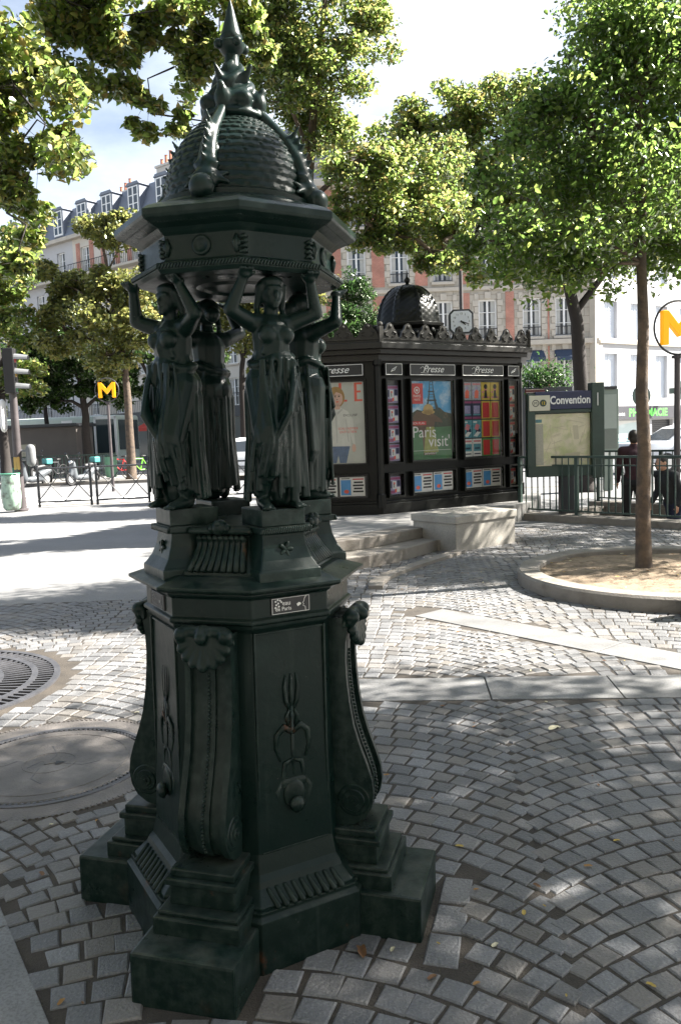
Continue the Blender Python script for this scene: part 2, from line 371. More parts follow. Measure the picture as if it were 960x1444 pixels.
scene.view_settings.view_transform = 'Standard'; scene.view_settings.look = 'None'; scene.view_settings.exposure = 2.55; scene.view_settings.gamma = 1
scene.view_settings.use_curve_mapping = False
scene.render.engine = 'CYCLES'
scene.cycles.max_bounces = 8; scene.cycles.transparent_max_bounces = 12; scene.cycles.caustics_reflective = False; scene.cycles.caustics_refractive = False
# ------------------------------------------------------------------ ground
FX, FY = -.318, 2.567                                # the fountain's axis
FROT = R_(-15)
RAIL_A = Vector((3.02, 13.45, 0)); RAIL_B = Vector((5.6, 10.5, 0)); RD = (RAIL_B - RAIL_A).normalized(); RN = Vector((-RD.y, RD.x, 0))
if RN.y < 0: RN = -RN
RAILBACK = 2.3
well = [RAIL_A + RD * .25 + RN * .2, RAIL_B + RD * 1.0 + RN * .2, RAIL_B + RD * 1.0 + RN * (RAILBACK - .2), RAIL_A + RD * .25 + RN * (RAILBACK - .2)]
ROAD_Y0, ROAD_Y1 = 20.5, 32.0
def sheet(name, outer, holes, z, m, kind='structure'):
    loops = [[Vector((p[0], p[1], 0)) for p in outer]] + [[Vector((p[0], p[1], 0)) for p in h] for h in holes]
    tri = tessellate_polygon(loops); vs = [(v.x, v.y, z) for l in loops for v in l]; fs = []
    for a, b, c in tri:
        A, B, Cc = Vector(vs[a]), Vector(vs[b]), Vector(vs[c])
        fs.append((a, b, c) if (B - A).cross(Cc - A).z > 0 else (a, c, b))
    o = MB().add(vs, fs).build(name, m); return tag(o, kind=kind)
# wide ground below everything, with the stairwell left open
PL = M['plaza'] = mat('plaza_asphalt', (.185, .185, .185), .8, .18, .9, .35, 90, col2=(.15, .148, .145), c2scale=60, c2lo=.48, c2hi=.62)
sheet('plaza_ground', [(-300, -60), (300, -60), (300, ROAD_Y0), (-300, ROAD_Y0)], [[(p.x, p.y) for p in well]], -.012, PL)
sheet('road', [(-300, ROAD_Y0), (300, ROAD_Y0), (300, ROAD_Y1), (-300, ROAD_Y1)], [], -.12, M['asphalt'])
sheet('far_pavement', [(-300, ROAD_Y1), (300, ROAD_Y1), (300, 400), (-300, 400)], [], -.004, M['farwalk'])
k = MB(); k.b2((-60, ROAD_Y0 - .17, -.3), (60, ROAD_Y0, .0)); k.b2((-60, ROAD_Y1, -.3), (60, ROAD_Y1 + .17, .008)); tag(k.build('street_kerb', M['kerb'], bevel=.015), kind='structure')
k = MB()
for i in range(9):
    k.b2((-11.5 + i * 1.0, 21.2, -.119), (-11.0 + i * 1.0, 24.8, -.115))
k.b2((-40, 28.9, -.119), (40, 29.02, -.115))
tag(k.build('road_marking', mat('road_paint', (.6, .6, .58), .7, .2, 3)), kind='structure')
# ---- planter, grate, manhole and slab outlines (also used to keep setts out)
PLC = Vector((3.15, 7.65)); PLR = 1.45
GRC = Vector((-2.74, 5.03)); GRR = .87
MHC = Vector((-1.42, 3.74)); MHR = .44
SLABS = [((-.9, 4.75), (4.4, 4.34), .42), ((.66, 6.70), (2.32, 4.74), .34), ((-1.42, 2.9), (-.82, 1.25), .0)]
def segdist(p, a, b):
    ax, ay = a; dx, dy = b[0] - ax, b[1] - ay; t = ((p[0] - ax) * dx + (p[1] - ay) * dy) / (dx * dx + dy * dy)
    t = max(0, min(1, t)); return math.hypot(p[0] - ax - t * dx, p[1] - ay - t * dy)
STEPBLK = (Vector((1.4, 9.9)), Vector((.79, .62)).normalized(), 1.15, .80)
c15, s15 = math.cos(FROT), math.sin(FROT)
def in_fountain(x, y):
    dx, dy = x - FX, y - FY; lx = c15 * dx + s15 * dy; ly = -s15 * dx + c15 * dy
    a = .375
    if max(abs(lx), abs(ly)) < a and abs(lx) + abs(ly) < a * 1.41: return True
    return (abs(lx) < .15 and abs(ly) < .59) or (abs(ly) < .15 and abs(lx) < .59)
# terrace in front of the news stand
TB = Vector((1.03, 10.42)); tdir = Vector((-.60, -.80)); 
TERR = [(2.05, 12.2), (1.80, 11.2), (1.06, 10.43), (.55, 9.85), (.2, 9.5), (-.35, 9.2), (-.95, 9.15), (-1.5, 9.5), (-1.8, 10.1), (-1.75, 11), (-1.6, 13.2), (-1.3, 15.8), (4.0, 16.2), (3.5, 14.2), (3.05, 13.3)]
STEP1 = [(1.4, 10.1), (1.2, 10.15), (.75, 9.5), (.3, 9.02), (-.35, 8.75), (-1.05, 8.72), (-1.8, 9.2), (-2.2, 10.0), (-2.15, 11), (-2.0, 12.5), (-1.4, 12.5), (-.6, 11.0), (1.3, 11.0)]
def inpoly(p, poly):
    r = False; n = len(poly)
    for i in range(n):
        x1, y1 = poly[i][:2]; x2, y2 = poly[(i + 1) % n][:2]
        if (y1 > p[1]) != (y2 > p[1]) and p[0] < (x2 - x1) * (p[1] - y1) / (y2 - y1) + x1: r = not r
    return r
slabcorner = [(-2.4, 3.4), (-1.54, 3.16), (-1.16, 2.57), (-.46, 1.47), (-.3, 1.2), (-2.4, 1.2)]
def blocked(x, y):
    if in_fountain(x, y): return True
    if x < 0 and y > 7.68: return True
    if (x - PLC.x) ** 2 + (y - PLC.y) ** 2 < (PLR - .02) ** 2: return True
    if (x - GRC.x) ** 2 + (y - GRC.y) ** 2 < (GRR + .1) ** 2: return True
    if (x - MHC.x) ** 2 + (y - MHC.y) ** 2 < (MHR + .17) ** 2: return True
    for a, b, wd in SLABS[:2]:
        if segdist((x, y), a, b) < wd / 2 + .04: return True
    if inpoly((x, y), STEP1) or inpoly((x, y), TERR): return True
    if inpoly((x, y), slabcorner): return True
    if inpoly((x, y), [(p.x, p.y) for p in well]): return True
    return False
def setts():
    vs = []; fs = []
    def stone(cx, cy, ang, lx, ly):
        ca, sa = math.cos(ang), math.sin(ang); g = .0026; dz = random.gauss(0, .0011); tx, ty = random.gauss(0, .008), random.gauss(0, .008)
        b = len(vs); cor = [(-1, -1), (1, -1), (1, 1), (-1, 1)]; jit = [(random.gauss(0, .0028), random.gauss(0, .0028)) for _ in cor]
        for ins, z in ((0, -.013), (.0025, -.0035), (.007, 0)):
            for (sx, sy), (jx, jy) in zip(cor, jit):
                px = sx * (lx / 2 - g - ins) + jx; py = sy * (ly / 2 - g - ins) + jy
                vs.append((cx + ca * px - sa * py, cy + sa * px + ca * py, z + dz + px * tx + py * ty))
        for r in (0, 4):
            for k in range(4):
                k2 = (k + 1) % 4; fs.append((b + r + k, b + r + k2, b + r + 4 + k2, b + r + 4 + k))
        fs.append((b + 8, b + 9, b + 10, b + 11))
    e = Vector((.10, 1.0)).normalized(); c = Vector((e.y, -e.x)); W = 1.80; R = W / 1.40; s = .106
    O = Vector((.48, 1.0))
    def row(p0, p1, wd=.11):
        d = (p1 - p0); n = max(1, int(d.length / .125)); a = math.atan2(d.y, d.x)
        for i in range(n):
            q = p0 + d * ((i + .5) / n); stone(q.x, q.y, a, d.length / n, wd)
    rows = []
    # straight border courses round the fountain's base
    ed = []
    fx = Vector((c15, s15)); fy = Vector((-s15, c15)); F0 = Vector((FX, FY))
    for sx, sy in ((.64, .64),):
        pass
    for sgn in (1,):
        a0 = F0 + fx * .635 - fy * .25; a1 = F0 + fx * .635 + fy * .22; row(a0, a1, .105); ed.append((a0, a1))
    for b in range(-6, 5):
        for j in range(-14, 124):
            ph = random.uniform(-.3, .3)
            n = 21; wts = [.62 + .38 * math.cos((k + .5) / n * 1.56 - .78) ** 2 + random.uniform(-.06, .06) for k in range(n)]; sw_ = sum(wts); wts = [q * 1.56 / sw_ for q in wts]; cum = [sum(wts[:k]) + wts[k] / 2 for k in range(n)]
            for k in range(n):
                th = cum[k] - .78 + ph * .03; thj = th + random.gauss(0, .002)
                u = (b + .5) * W + R * math.sin(thj); v = j * s + R * math.cos(thj) - R
                p = O + c * u + e * v
                if p.y < .9 or p.y > 12.3 or abs(p.x) > 1.1 + .62 * p.y: continue
                if blocked(p.x, p.y): continue
                if any(segdist(p, a, bb) < .062 for a, bb in ed): continue
                tang = -th
                ang = math.atan2(c.y, c.x) + tang
                stone(p.x, p.y, ang + random.gauss(0, .012), R * wts[k], s * max(.70, math.cos(th)) * .985)
    me = bpy.data.meshes.new('cobblestones'); me.from_pydata(vs, [], fs); me.materials.append(M['cobble']); me.update()
    return tag(obj('cobblestones', me), kind='structure')
setts()
# slab bands
sl = MB()
def slabrow(a, b, wd, ln, gap=.008):
    a = Vector(a); b = Vector(b); d = b - a; Lh = d.length; d.normalize(); ang = math.atan2(d.y, d.x); t = 0
    while t < Lh - .1:
        l = min(ln * random.uniform(.75, 1.25), Lh - t); q = a + d * (t + l / 2)
        sl.box((q.x, q.y, -.018 + random.uniform(-.001, .001)), (l - gap, wd - .006, .04), ang); t += l
slabrow((-.82, 4.745), (4.4, 4.34), .42, .72)
slabrow((.70, 6.66), (2.28, 4.80), .34, .9)
for i in range(4):
    dv = Vector((.54, -.84)).normalized(); pv = Vector((-dv.y, dv.x)); a = Vector((-1.195, 2.595)) - pv * .30 - dv * .12 + dv * (i * .62)
    sl.box((a.x, a.y, -.018), (.612, .60, .04), math.atan2(dv.y, dv.x)); a -= pv * .61 - dv * .2
    sl.box((a.x, a.y, -.018), (.612, .60, .04), math.atan2(dv.y, dv.x))
tag(sl.build('paving_slabs', M['slab'], bevel=.004), kind='structure')
# steps and terrace
tm = MB(); tm.prism(TERR, -.05, .26); tag(tm.build('terrace', M['farwalk'], bevel=0), kind='structure')
tm = MB(); tm.prism(STEP1, -.05, .135); tag(tm.build('terrace_step', M['kerb'], bevel=.012), kind='structure')
def ribbon(poly, i0, i1, wd, z0, z1, name):
    pts = [Vector(p) for p in poly[i0:i1]]; mb = MB()
    L_ = []; R2 = []
    for i, p in enumerate(pts):
        d = (pts[min(i + 1, len(pts) - 1)] - pts[max(i - 1, 0)]).normalized(); n = Vector((-d.y, d.x)); L_.append(p + n * .012); R2.append(p - n * wd)
    for i in range(len(pts) - 1):
        q = [L_[i], L_[i + 1], R2[i + 1], R2[i]]
        mb.prism([(v.x, v.y) for v in q], z0, z1)
    return tag(mb.build(name, M['kerb'], bevel=.01), kind='structure')
ribbon(TERR, 2, 11, .34, .137, .268, 'terrace_edge')
# low curved kerb at the foot of the steps
kp = [(1.39, 9.93), (1.1, 9.5), (.72, 8.95), (.42, 8.45), (.27, 8.05), (.24, 7.75)]
kk = MB(); 
for i in range(len(kp) - 1):
    a, b = Vector(kp[i]), Vector(kp[i + 1]); d = (b - a).normalized(); n = Vector((-d.y, d.x)) * .14
    kk.prism([tuple(a), tuple(a - n * -1), tuple(b + n), tuple(b)][::1], -.05, .035)
tag(kk.build('low_kerb', M['kerb'], bevel=.008), kind='structure')
# stairwell of the underground station
wl = MB(); cen = sum((Vector((p.x, p.y, 0)) for p in well), Vector()) / 4
for i in range(4):
    a, b = well[i], well[(i + 1) % 4]; d = (b - a).normalized(); n = Vector((-d.y, d.x, 0))
    if n.dot(cen - a) > 0: n = -n
    m_ = (a + b) / 2 + n * .1
    wl.box((m_.x, m_.y, -1.35), ((b - a).length + .4, .2, 2.76), math.atan2(d.y, d.x))
for i in range(14):
    q = well[0] + RD * (.2 + i * .3) + RN * (RAILBACK / 2 - .2); z = -.17 * (i + 1)
    wl.box((q.x, q.y, z - .6), (.3, RAILBACK - .4, 1.2), math.atan2(RD.y, RD.x))
tag(wl.build('station_stairs', M['kerb']), kind='structure')
# railing kerb round the stairwell
rk = MB()
for a, b in ((RAIL_A - RD * .1, RAIL_B + RD * 1.2), (RAIL_A - RD * .1 + RN * RAILBACK, RAIL_B + RD * 1.2 + RN * RAILBACK)):
    m_ = (a + b) / 2; rk.box((m_.x, m_.y, .03), ((b - a).length, .34, .14), math.atan2(RD.y, RD.x))
tag(rk.build('stairwell_kerb', M['kerb'], bevel=.012), kind='structure')
# planter ring, soil
pr_ = []
for i in range(64):
    t = 2 * PI * i / 64; pr_.append(t)
rg = MB(); rg.lathe([(PLR, -.05), (PLR + .012, .0), (PLR + .012, .105), (PLR - .01, .125), (PLR - .185, .125), (PLR - .2, .11), (PLR - .2, -.05)], 72, (PLC.x, PLC.y), caps=False)
o = rg.build('planter_kerb', M['kerb'], smooth=35); tag(o, 'low round stone kerb ringing the bare earth bed of the right tree', 'kerb ring')
so_ = MB(); vs = [(PLC.x, PLC.y, .09)]; fs = []; nr, na = 14, 60
for i in range(1, nr + 1):
    for k in range(na):
        r = (PLR - .195) * i / nr; t = 2 * PI * k / na
        vs.append((PLC.x + r * math.cos(t), PLC.y + r * math.sin(t), .07 + .03 * (1 - i / nr) + random.gauss(0, .006)))
for k in range(na): fs.append((0, 1 + k, 1 + (k + 1) % na))
for i in range(nr - 1):
    for k in range(na):
        a = 1 + i * na; fs.append((a + k, a + na + k, a + na + (k + 1) % na, a + (k + 1) % na))
so_.add(vs, fs); tag(so_.build('planter_earth', M['soil'], smooth='all'), kind='structure')
# tree grate
gt = empty('tree_grate', (GRC.x, GRC.y, 0), 0, 'round cast iron tree grate of radiating slots at the left edge', 'tree grate')
b = MB()
for r in (.30, .52, .73, GRR):
    b.lathe([(r - .022, -.012), (r - .022, .008), (r + .018, .008), (r + .018, -.012), (r - .022, -.012)], 64, caps=False)
obj('ring', b.mesh('ring', M['iron_grate'])).parent = gt
b = MB()
for r0_, r1_, n in ((.31, .51, 44), (.53, .72, 72), (.74, GRR - .02, 96)):
    for i in range(n):
        t = 2 * PI * i / n; rm = (r0_ + r1_) / 2
        b.box((rm * math.cos(t), rm * math.sin(t), -.003), (r1_ - r0_, .017, .018), t)
b.build('slot_bars', M['iron_grate'], gt)
b = MB(); b.lathe([(0.001, -.0115), (GRR, -.0115)], 48, caps=False); b.build('pit_earth', M['mortar'], gt)
# manhole
mh = empty('manhole_cover', (MHC.x, MHC.y, 0), .4, 'large worn round manhole cover set in a toothed frame beside the fountain', 'manhole cover')
b = MB(); b.lathe([(.001, .001), (MHR - .02, .001), (MHR - .012, -.006)], 72, caps=False); b.box((0, 0, .002), (.05, .035, .004)); b.build('lid', M['lid'], mh)
b = MB(); b.lathe([(MHR + .004, -.008), (MHR + .008, .002), (MHR + .03, .002), (MHR + .034, -.008)], 72, caps=False)
for i in range(110):
    t = 2 * PI * i / 110; b.box(((MHR - .004) * math.cos(t), (MHR - .004) * math.sin(t), -.004), (.013, .012, .01), t)
b.build('toothed_rim', M['iron_grate'], mh)
b = MB(); b.lathe([(MHR + .03, -.011), (MHR + .034, -.002), (MHR + .15, -.002), (MHR + .155, -.011)], 72, caps=False)
for i in range(150):
    t = 2 * PI * i / 150; b.box(((MHR + .145) * math.cos(t), (MHR + .145) * math.sin(t), -.001), (.015, .012, .006), t)
b.build('frame', M['lid'], mh)
b = MB(); b.add([(.02, -.05, .0052), (.07, -.03, .0052), (.03, .0, .0052)], [(0, 1, 2)]); b.build('key_hole', M['black'], mh)
b = MB()
for pts in ([(-.10, -.02), (-.04, .03), (.0, .02), (.04, .08), (.03, .22)], [(.06, -.04), (.14, -.10), (.22, -.09)], [(-.3, .1), (-.2, .06), (-.14, .09)], [(-.05, -.05), (-.09, -.16), (-.05, -.24)]):
    for p, q in zip(pts, pts[1:]):
        d = Vector(q) - Vector(p); c_ = (Vector(p) + Vector(q)) / 2; b.box((c_.x, c_.y, .0014), (d.length, .0035, .0012), math.atan2(d.y, d.x))
b.build('scratches', M['iron_grate'], mh)
b = MB()
for rr in (.12, .36): b.lathe([(rr - .004, .001), (rr - .003, .0032), (rr + .003, .0032), (rr + .004, .001)], 60, caps=False)
b.build('cast_rings', M['lid'], mh)
sheet('joint_sand', [(-1.7, .9), (1.7, .9), (6.5, 8.7), (3.2, 12.3), (.2, 12.3), (-.3, 7.7), (-5.8, 7.7)], [[(q.x + rr * math.cos(2 * PI * i / 40), q.y + rr * math.sin(2 * PI * i / 40)) for i in range(40)] for q, rr in ((GRC, GRR - .01), (MHC, MHR + .14))], -.0052, M['mortar'])
# ------------------------------------------------------------------ the fountain
FT = empty('drinking_fountain', (FX, FY, 0), FROT, 'tall dark green cast iron drinking fountain with four caryatids under a scaled dome', 'fountain')
FT.rotation_euler = Euler((0, R_(1.0), FROT))
H8 = PI / 8
def octo(prof, name, m='iron', bevel=.003, smooth=False, k=1 / math.cos(PI / 8)):
    """octagonal turning; radii are to the flat faces"""
    b = MB(); b.lathe([(r * k, z) for r, z in prof], 8, off=H8, caps=True); return b.build(name, M[m], FT, bevel=bevel, smooth=smooth)
def four(name, me, a0=0, n=4, label=None):
    out = []
    for i in range(n):
        o = obj(name, me, FT, rz=R_(a0 + 90 * i)); out.append(o)
    return out
# feet
b = MB(); b.b2((-.150, -.568, -.02), (.150, -.30, .14)); four('foot_block', b.mesh('foot_block', M['iron_top'], bevel=.008))
octo([(.385, -.02), (.385, .15), (.372, .16), (.372, .172)], 'plinth', 'iron_worn')
# sloping gadrooned moulding between the feet
b = MB()
if 1:
    for k in range(9):
        x = -.105 + k * .026
        b.capsule((x + .006, -.366, .176), (x - .006, -.330, .210), .010, .007, 8)
four('gadroon_moulding', b.mesh('gadroon_moulding', M['iron'], smooth='all'), 45)
octo([(.362, .165), (.362, .18), (.325, .215), (.318, .23), (.305, .245), (.293, .30), (.284, .60), (.280, .95), (.290, .962), (.292, .975)], 'pedestal_body', 'iron')
# stepped blocks under each console
b = MB(); b.b2((-.128, -.475, .13), (.128, -.26, .188)); b.b2((-.118, -.462, .188), (.118, -.26, .202)); b.b2((-.098, -.425, .202), (.098, -.26, .262)); b.b2((-.108, -.437, .262), (.108, -.26, .282)); b.b2((-.095, -.422, .282), (.095, -.26, .305))
four('console_block', b.mesh('console_block', M['iron_worn'], bevel=.005))
# consoles: S-shaped brackets with shell and beads
prof = [(.31, .302), (.350, .312), (.382, .334), (.402, .368), (.409, .41), (.404, .455), (.390, .50), (.368, .56), (.350, .62), (.338, .69), (.331, .76), (.328, .82), (.330, .88), (.336, .92), (.340, .955)]
def console():
    b = MB(); hw = .071
    def strip(x0, x1, dr):
        vs = []; fs = []
        for r, z in prof: vs += [(x0, -(r + dr), z), (x1, -(r + dr), z), (x0, -.28, z), (x1, -.28, z)]
        for i in range(len(prof) - 1):
            a = i * 4; c = a + 4
            fs += [(a, a + 1, c + 1, c), (a + 2, c + 2, c + 3, a + 3), (a, c, c + 2, a + 2), (a + 1, a + 3, c + 3, c + 1)]
        fs += [(0, 2, 3, 1), tuple(len(vs) - 4 + i for i in (0, 1, 3, 2))]
        b.add(vs, fs)
    strip(-hw + .003, hw - .003, -.012); strip(-hw, -hw + .018, .003); strip(hw - .018, hw, .003); strip(-.019, .019, -.004)
    # scroll eyes at the sides
    for s in (-1, 1):
        for rr, dx in ((.052, .004), (.038, .008), (.022, .012), (.010, .017)):
            b.lathe([(rr, 0), (rr - .005, dx), (.001, dx)], 20, caps=False)
            n = 60
            for j in range(len(b.v) - n, len(b.v)):
                x, y, z = b.v[j]; b.v[j] = (s * (hw + z - .001), -.350 + x, .388 + y)
    return b.mesh('console', M['iron'], smooth=35)
cons = four('console', console())
b = MB()
import bisect
def prof_r(z):
    for (r0_, z0_), (r1_, z1_) in zip(prof, prof[1:]):
        if z0_ <= z <= z1_: return r0_ + (r1_ - r0_) * (z - z0_) / (z1_ - z0_)
    return prof[-1][0]
for i in range(44):
    z = .345 + i * .0115; b.sph((0, -(prof_r(z) - .002), z), .0050, 8, 6)
bead = b.mesh('bead_string', M['iron_top'], smooth='all')
b = MB()
for i in range(-4, 5):                               # scallop shell with ribs
    t = R_(i * 19.5); L0 = .088 - abs(i) * .004
    p1 = (math.sin(t) * L0, -.362 + abs(i) * .003, .958 - math.cos(t) * L0)
    b.capsule((math.sin(t) * .02, -.352, .945), p1, .008, .0165, 8)
b.capsule((-.06, -.345, .965), (.06, -.345, .965), .018, .018, 10)
for s in (-1, 1):
    b.sph((s * .066, -.352, .958), (.022, .026, .022)); b.capsule((s * .066, -.335, .958), (s * .08, -.33, .93), .012, .006, 8)
b.capsule((0, -.37, .955), (0, -.352, .97), .02, .018, 10)
shell = blob_mesh(b, .0045, 'scallop_shell', M['iron_top'], 1)
for c in cons:
    obj('bead_string', bead, c); obj('scallop_shell', shell, c)
# relief on the wide faces: trident, ribbons, and dolphin mask with spout
b = MB(); b.T = Matrix.Translation((0, -.285, 0)) @ Matrix.Diagonal((.9, .26, 1, 1))
for s in (-1, 0, 1): b.tube([(s * .0, 0, .70), (s * .02, -.006, .735), (s * .024, -.006, .78), (s * .018, 0, .815)], [.006, .007, .006, .002], 6)
b.tube([(0, 0, .42), (0, -.004, .72)], .006, 6)
for s in (-1, 1):
    b.tube([(0, -.004, .64), (s * .03, -.010, .66), (s * .055, -.006, .64), (s * .06, 0, .60), (s * .045, -.004, .56)], [.008, .011, .011, .008, .004], 6)
    b.tube([(0, -.004, .56), (s * .03, -.01, .55), (s * .04, -.004, .50), (s * .02, -.004, .47)], [.006, .009, .008, .004], 6)
    b.tube([(s * .012, -.004, .66), (s * .02, -.004, .69), (s * .008, -.004, .71)], [.005, .006, .003], 6)
b.sph((0, -.018, .455), (.040, .032, .045)); b.sph((0, -.09, .43), (.028, .06, .024)); b.capsule((-.03, -.01, .49), (.03, -.01, .49), .016, .016, 8)
b.capsule((0, -.05, .425), (0, -.072, .412), .012, .011, 8)
b.tube([(-.04, -.006, .50), (-.06, -.008, .47), (-.05, -.006, .42), (-.03, -.004, .39)], [.006, .01, .009, .004], 6); b.tube([(.04, -.006, .50), (.06, -.008, .47), (.05, -.006, .42), (.03, -.004, .39)], [.006, .01, .009, .004], 6)
b.T = None
four('panel_relief', b.mesh('panel_relief', M['iron_worn'], smooth='all'), 45)
# raised borders of the wide faces
b = MB()
for s in (-1, 1): b.box((s * .112, -.284, .62), (.006, .010, .66))
b.box((0, -.280, .945), (.22, .010, .006)); b.box((0, -.291, .30), (.22, .010, .006))
four('panel_border', b.mesh('panel_border', M['iron'], bevel=.002), 45)
# band with plaques
octo([(.285, .968), (.303, .978), (.303, .988), (.293, .994), (.293, 1.048), (.305, 1.056), (.307, 1.064), (.285, 1.07)], 'band', 'iron')
def plaque(a, worn=False):
    b = MB(); b.T = Matrix.Rotation(R_(a), 4, 'Z')
    x0, x1, z0, z1 = -.062, .062, .998, 1.046
    b.b2((x0, -.2975, z0), (x1, -.285, z1)); p = b.build('plaque', M['black'], FT, bevel=.002)
    b = MB(); b.T = Matrix.Rotation(R_(a), 4, 'Z'); y = -.2982
    for q0, q1 in (((x0 + .003, y, z0 + .002), (x1 - .003, y, z0 + .002)), ((x0 + .003, y, z1 - .002), (x1 - .003, y, z1 - .002)), ((x0 + .003, y, z0 + .002), (x0 + .003, y, z1 - .002)), ((x1 - .003, y, z0 + .002), (x1 - .003, y, z1 - .002))):
        b.cyl(q0, q1, .0008, n=5)
    b.text('eau', .019, (-.014, y, 1.023), (1, 0, 0), align='CENTER', ext=.0004); b.text('de Paris', .016, (-.024, y, 1.008), (1, 0, 0), align='CENTER', ext=.0004)
    for i, (dx, dz) in enumerate([(-.048, 1.036), (-.040, 1.030), (-.034, 1.038), (-.046, 1.026), (-.038, 1.021), (-.030, 1.033), (-.049, 1.018), (-.041, 1.040)]): b.sph((dx, y, dz), (.003, .0006, .003), 8, 4)
    b.xz([(.018, 1.022), (.026, 1.027), (.032, 1.024), (.032, 1.020), (.022, 1.015)], y - .0006, y)
    pts = [(.05, y, 1.045), (.044, y, 1.036), (.042, y, 1.028), (.038, y, 1.024), (.041, y, 1.02), (.039, y, 1.015), (.046, y, 1.012), (.047, y, .999)]
    b.tube(pts, .0009, 5)
    b.build('lettering', M['paper'] if not worn else M['mgrey'], p)
plaque(45); plaque(-45, True)
# ledge
octo([(.29, 1.058), (.334, 1.072), (.342, 1.078), (.342, 1.086), (.27, 1.106), (.2, 1.110)], 'ledge', 'iron_top', bevel=.002)
# pedestals of the figures, flaring, facing the wide faces
def fig_pedestal():
    b = MB(); st = [(.098, .306, 1.09), (.098, .306, 1.122), (.092, .300, 1.128), (.080, .284, 1.152), (.070, .272, 1.185), (.066, .266, 1.218), (.066, .266, 1.226)]
    vs = []; fs = []
    for w_, r, z in st: vs += [(-w_, -r, z), (w_, -r, z), (w_, -.10, z), (-w_, -.10, z)]
    for i in range(len(st) - 1):
        for k in range(4):
            k2 = (k + 1) % 4; fs.append((i * 4 + k, i * 4 + k2, i * 4 + 4 + k2, i * 4 + 4 + k))
    fs += [(3, 2, 1, 0), tuple(len(vs) - 4 + i for i in range(4))]
    b.add(vs, fs); b.b2((-.076, -.278, 1.226), (.076, -.10, 1.246)); b.b2((-.068, -.270, 1.246), (.068, -.12, 1.296)); 
    return b.mesh('figure_pedestal', M['iron_top'], bevel=.004)
fp = four('figure_pedestal', fig_pedestal(), 45)
b = MB()
for i in range(22):
    x = -.077 + i * .0073; b.capsule((x, -.280, 1.231), (x + .004, -.280, 1.241), .0045, .0045, 6)
rope = b.mesh('rope_moulding', M['iron'], smooth='all')
b = MB()
for t in range(5):
    a = R_(72 * t); b.capsule((0, -.273, 1.18), (math.cos(a) * .018, -.276, 1.18 + math.sin(a) * .018), .008, .006, 6)
ros = b.mesh('rosette', M['iron'], smooth='all')
for p in fp: obj('rope_moulding', rope, p); obj('rosette', ros, p)
octo([(.25, 1.10), (.245, 1.115), (.215, 1.15), (.19, 1.185), (.182, 1.215), (.20, 1.225), (.21, 1.238), (.19, 1.246), (.06, 1.25)], 'upper_pedestal', 'iron_top')
b = MB()
for i in range(-4, 5):                               # acanthus leaves between the pedestals
    x = i * .0185
    b.tube([(x * 1.12, -.250, 1.118), (x, -.223, 1.15), (x * .94, -.200, 1.185), (x * .92, -.198, 1.208), (x * .92, -.214, 1.214)], [.009, .010, .010, .011, .007], 8)
b.capsule((-.09, -.212, 1.232), (.09, -.212, 1.232), .010, .010, 8)
b.sph((0, -.215, 1.243), (.026, .022, .024)); b.sph((-.022, -.215, 1.240), (.014, .014, .014)); b.sph((.022, -.215, 1.240), (.014, .014, .014)); b.sph((0, -.226, 1.255), .012)
four('acanthus_relief', b.mesh('acanthus_relief', M['iron_worn'], smooth='all'), 0)
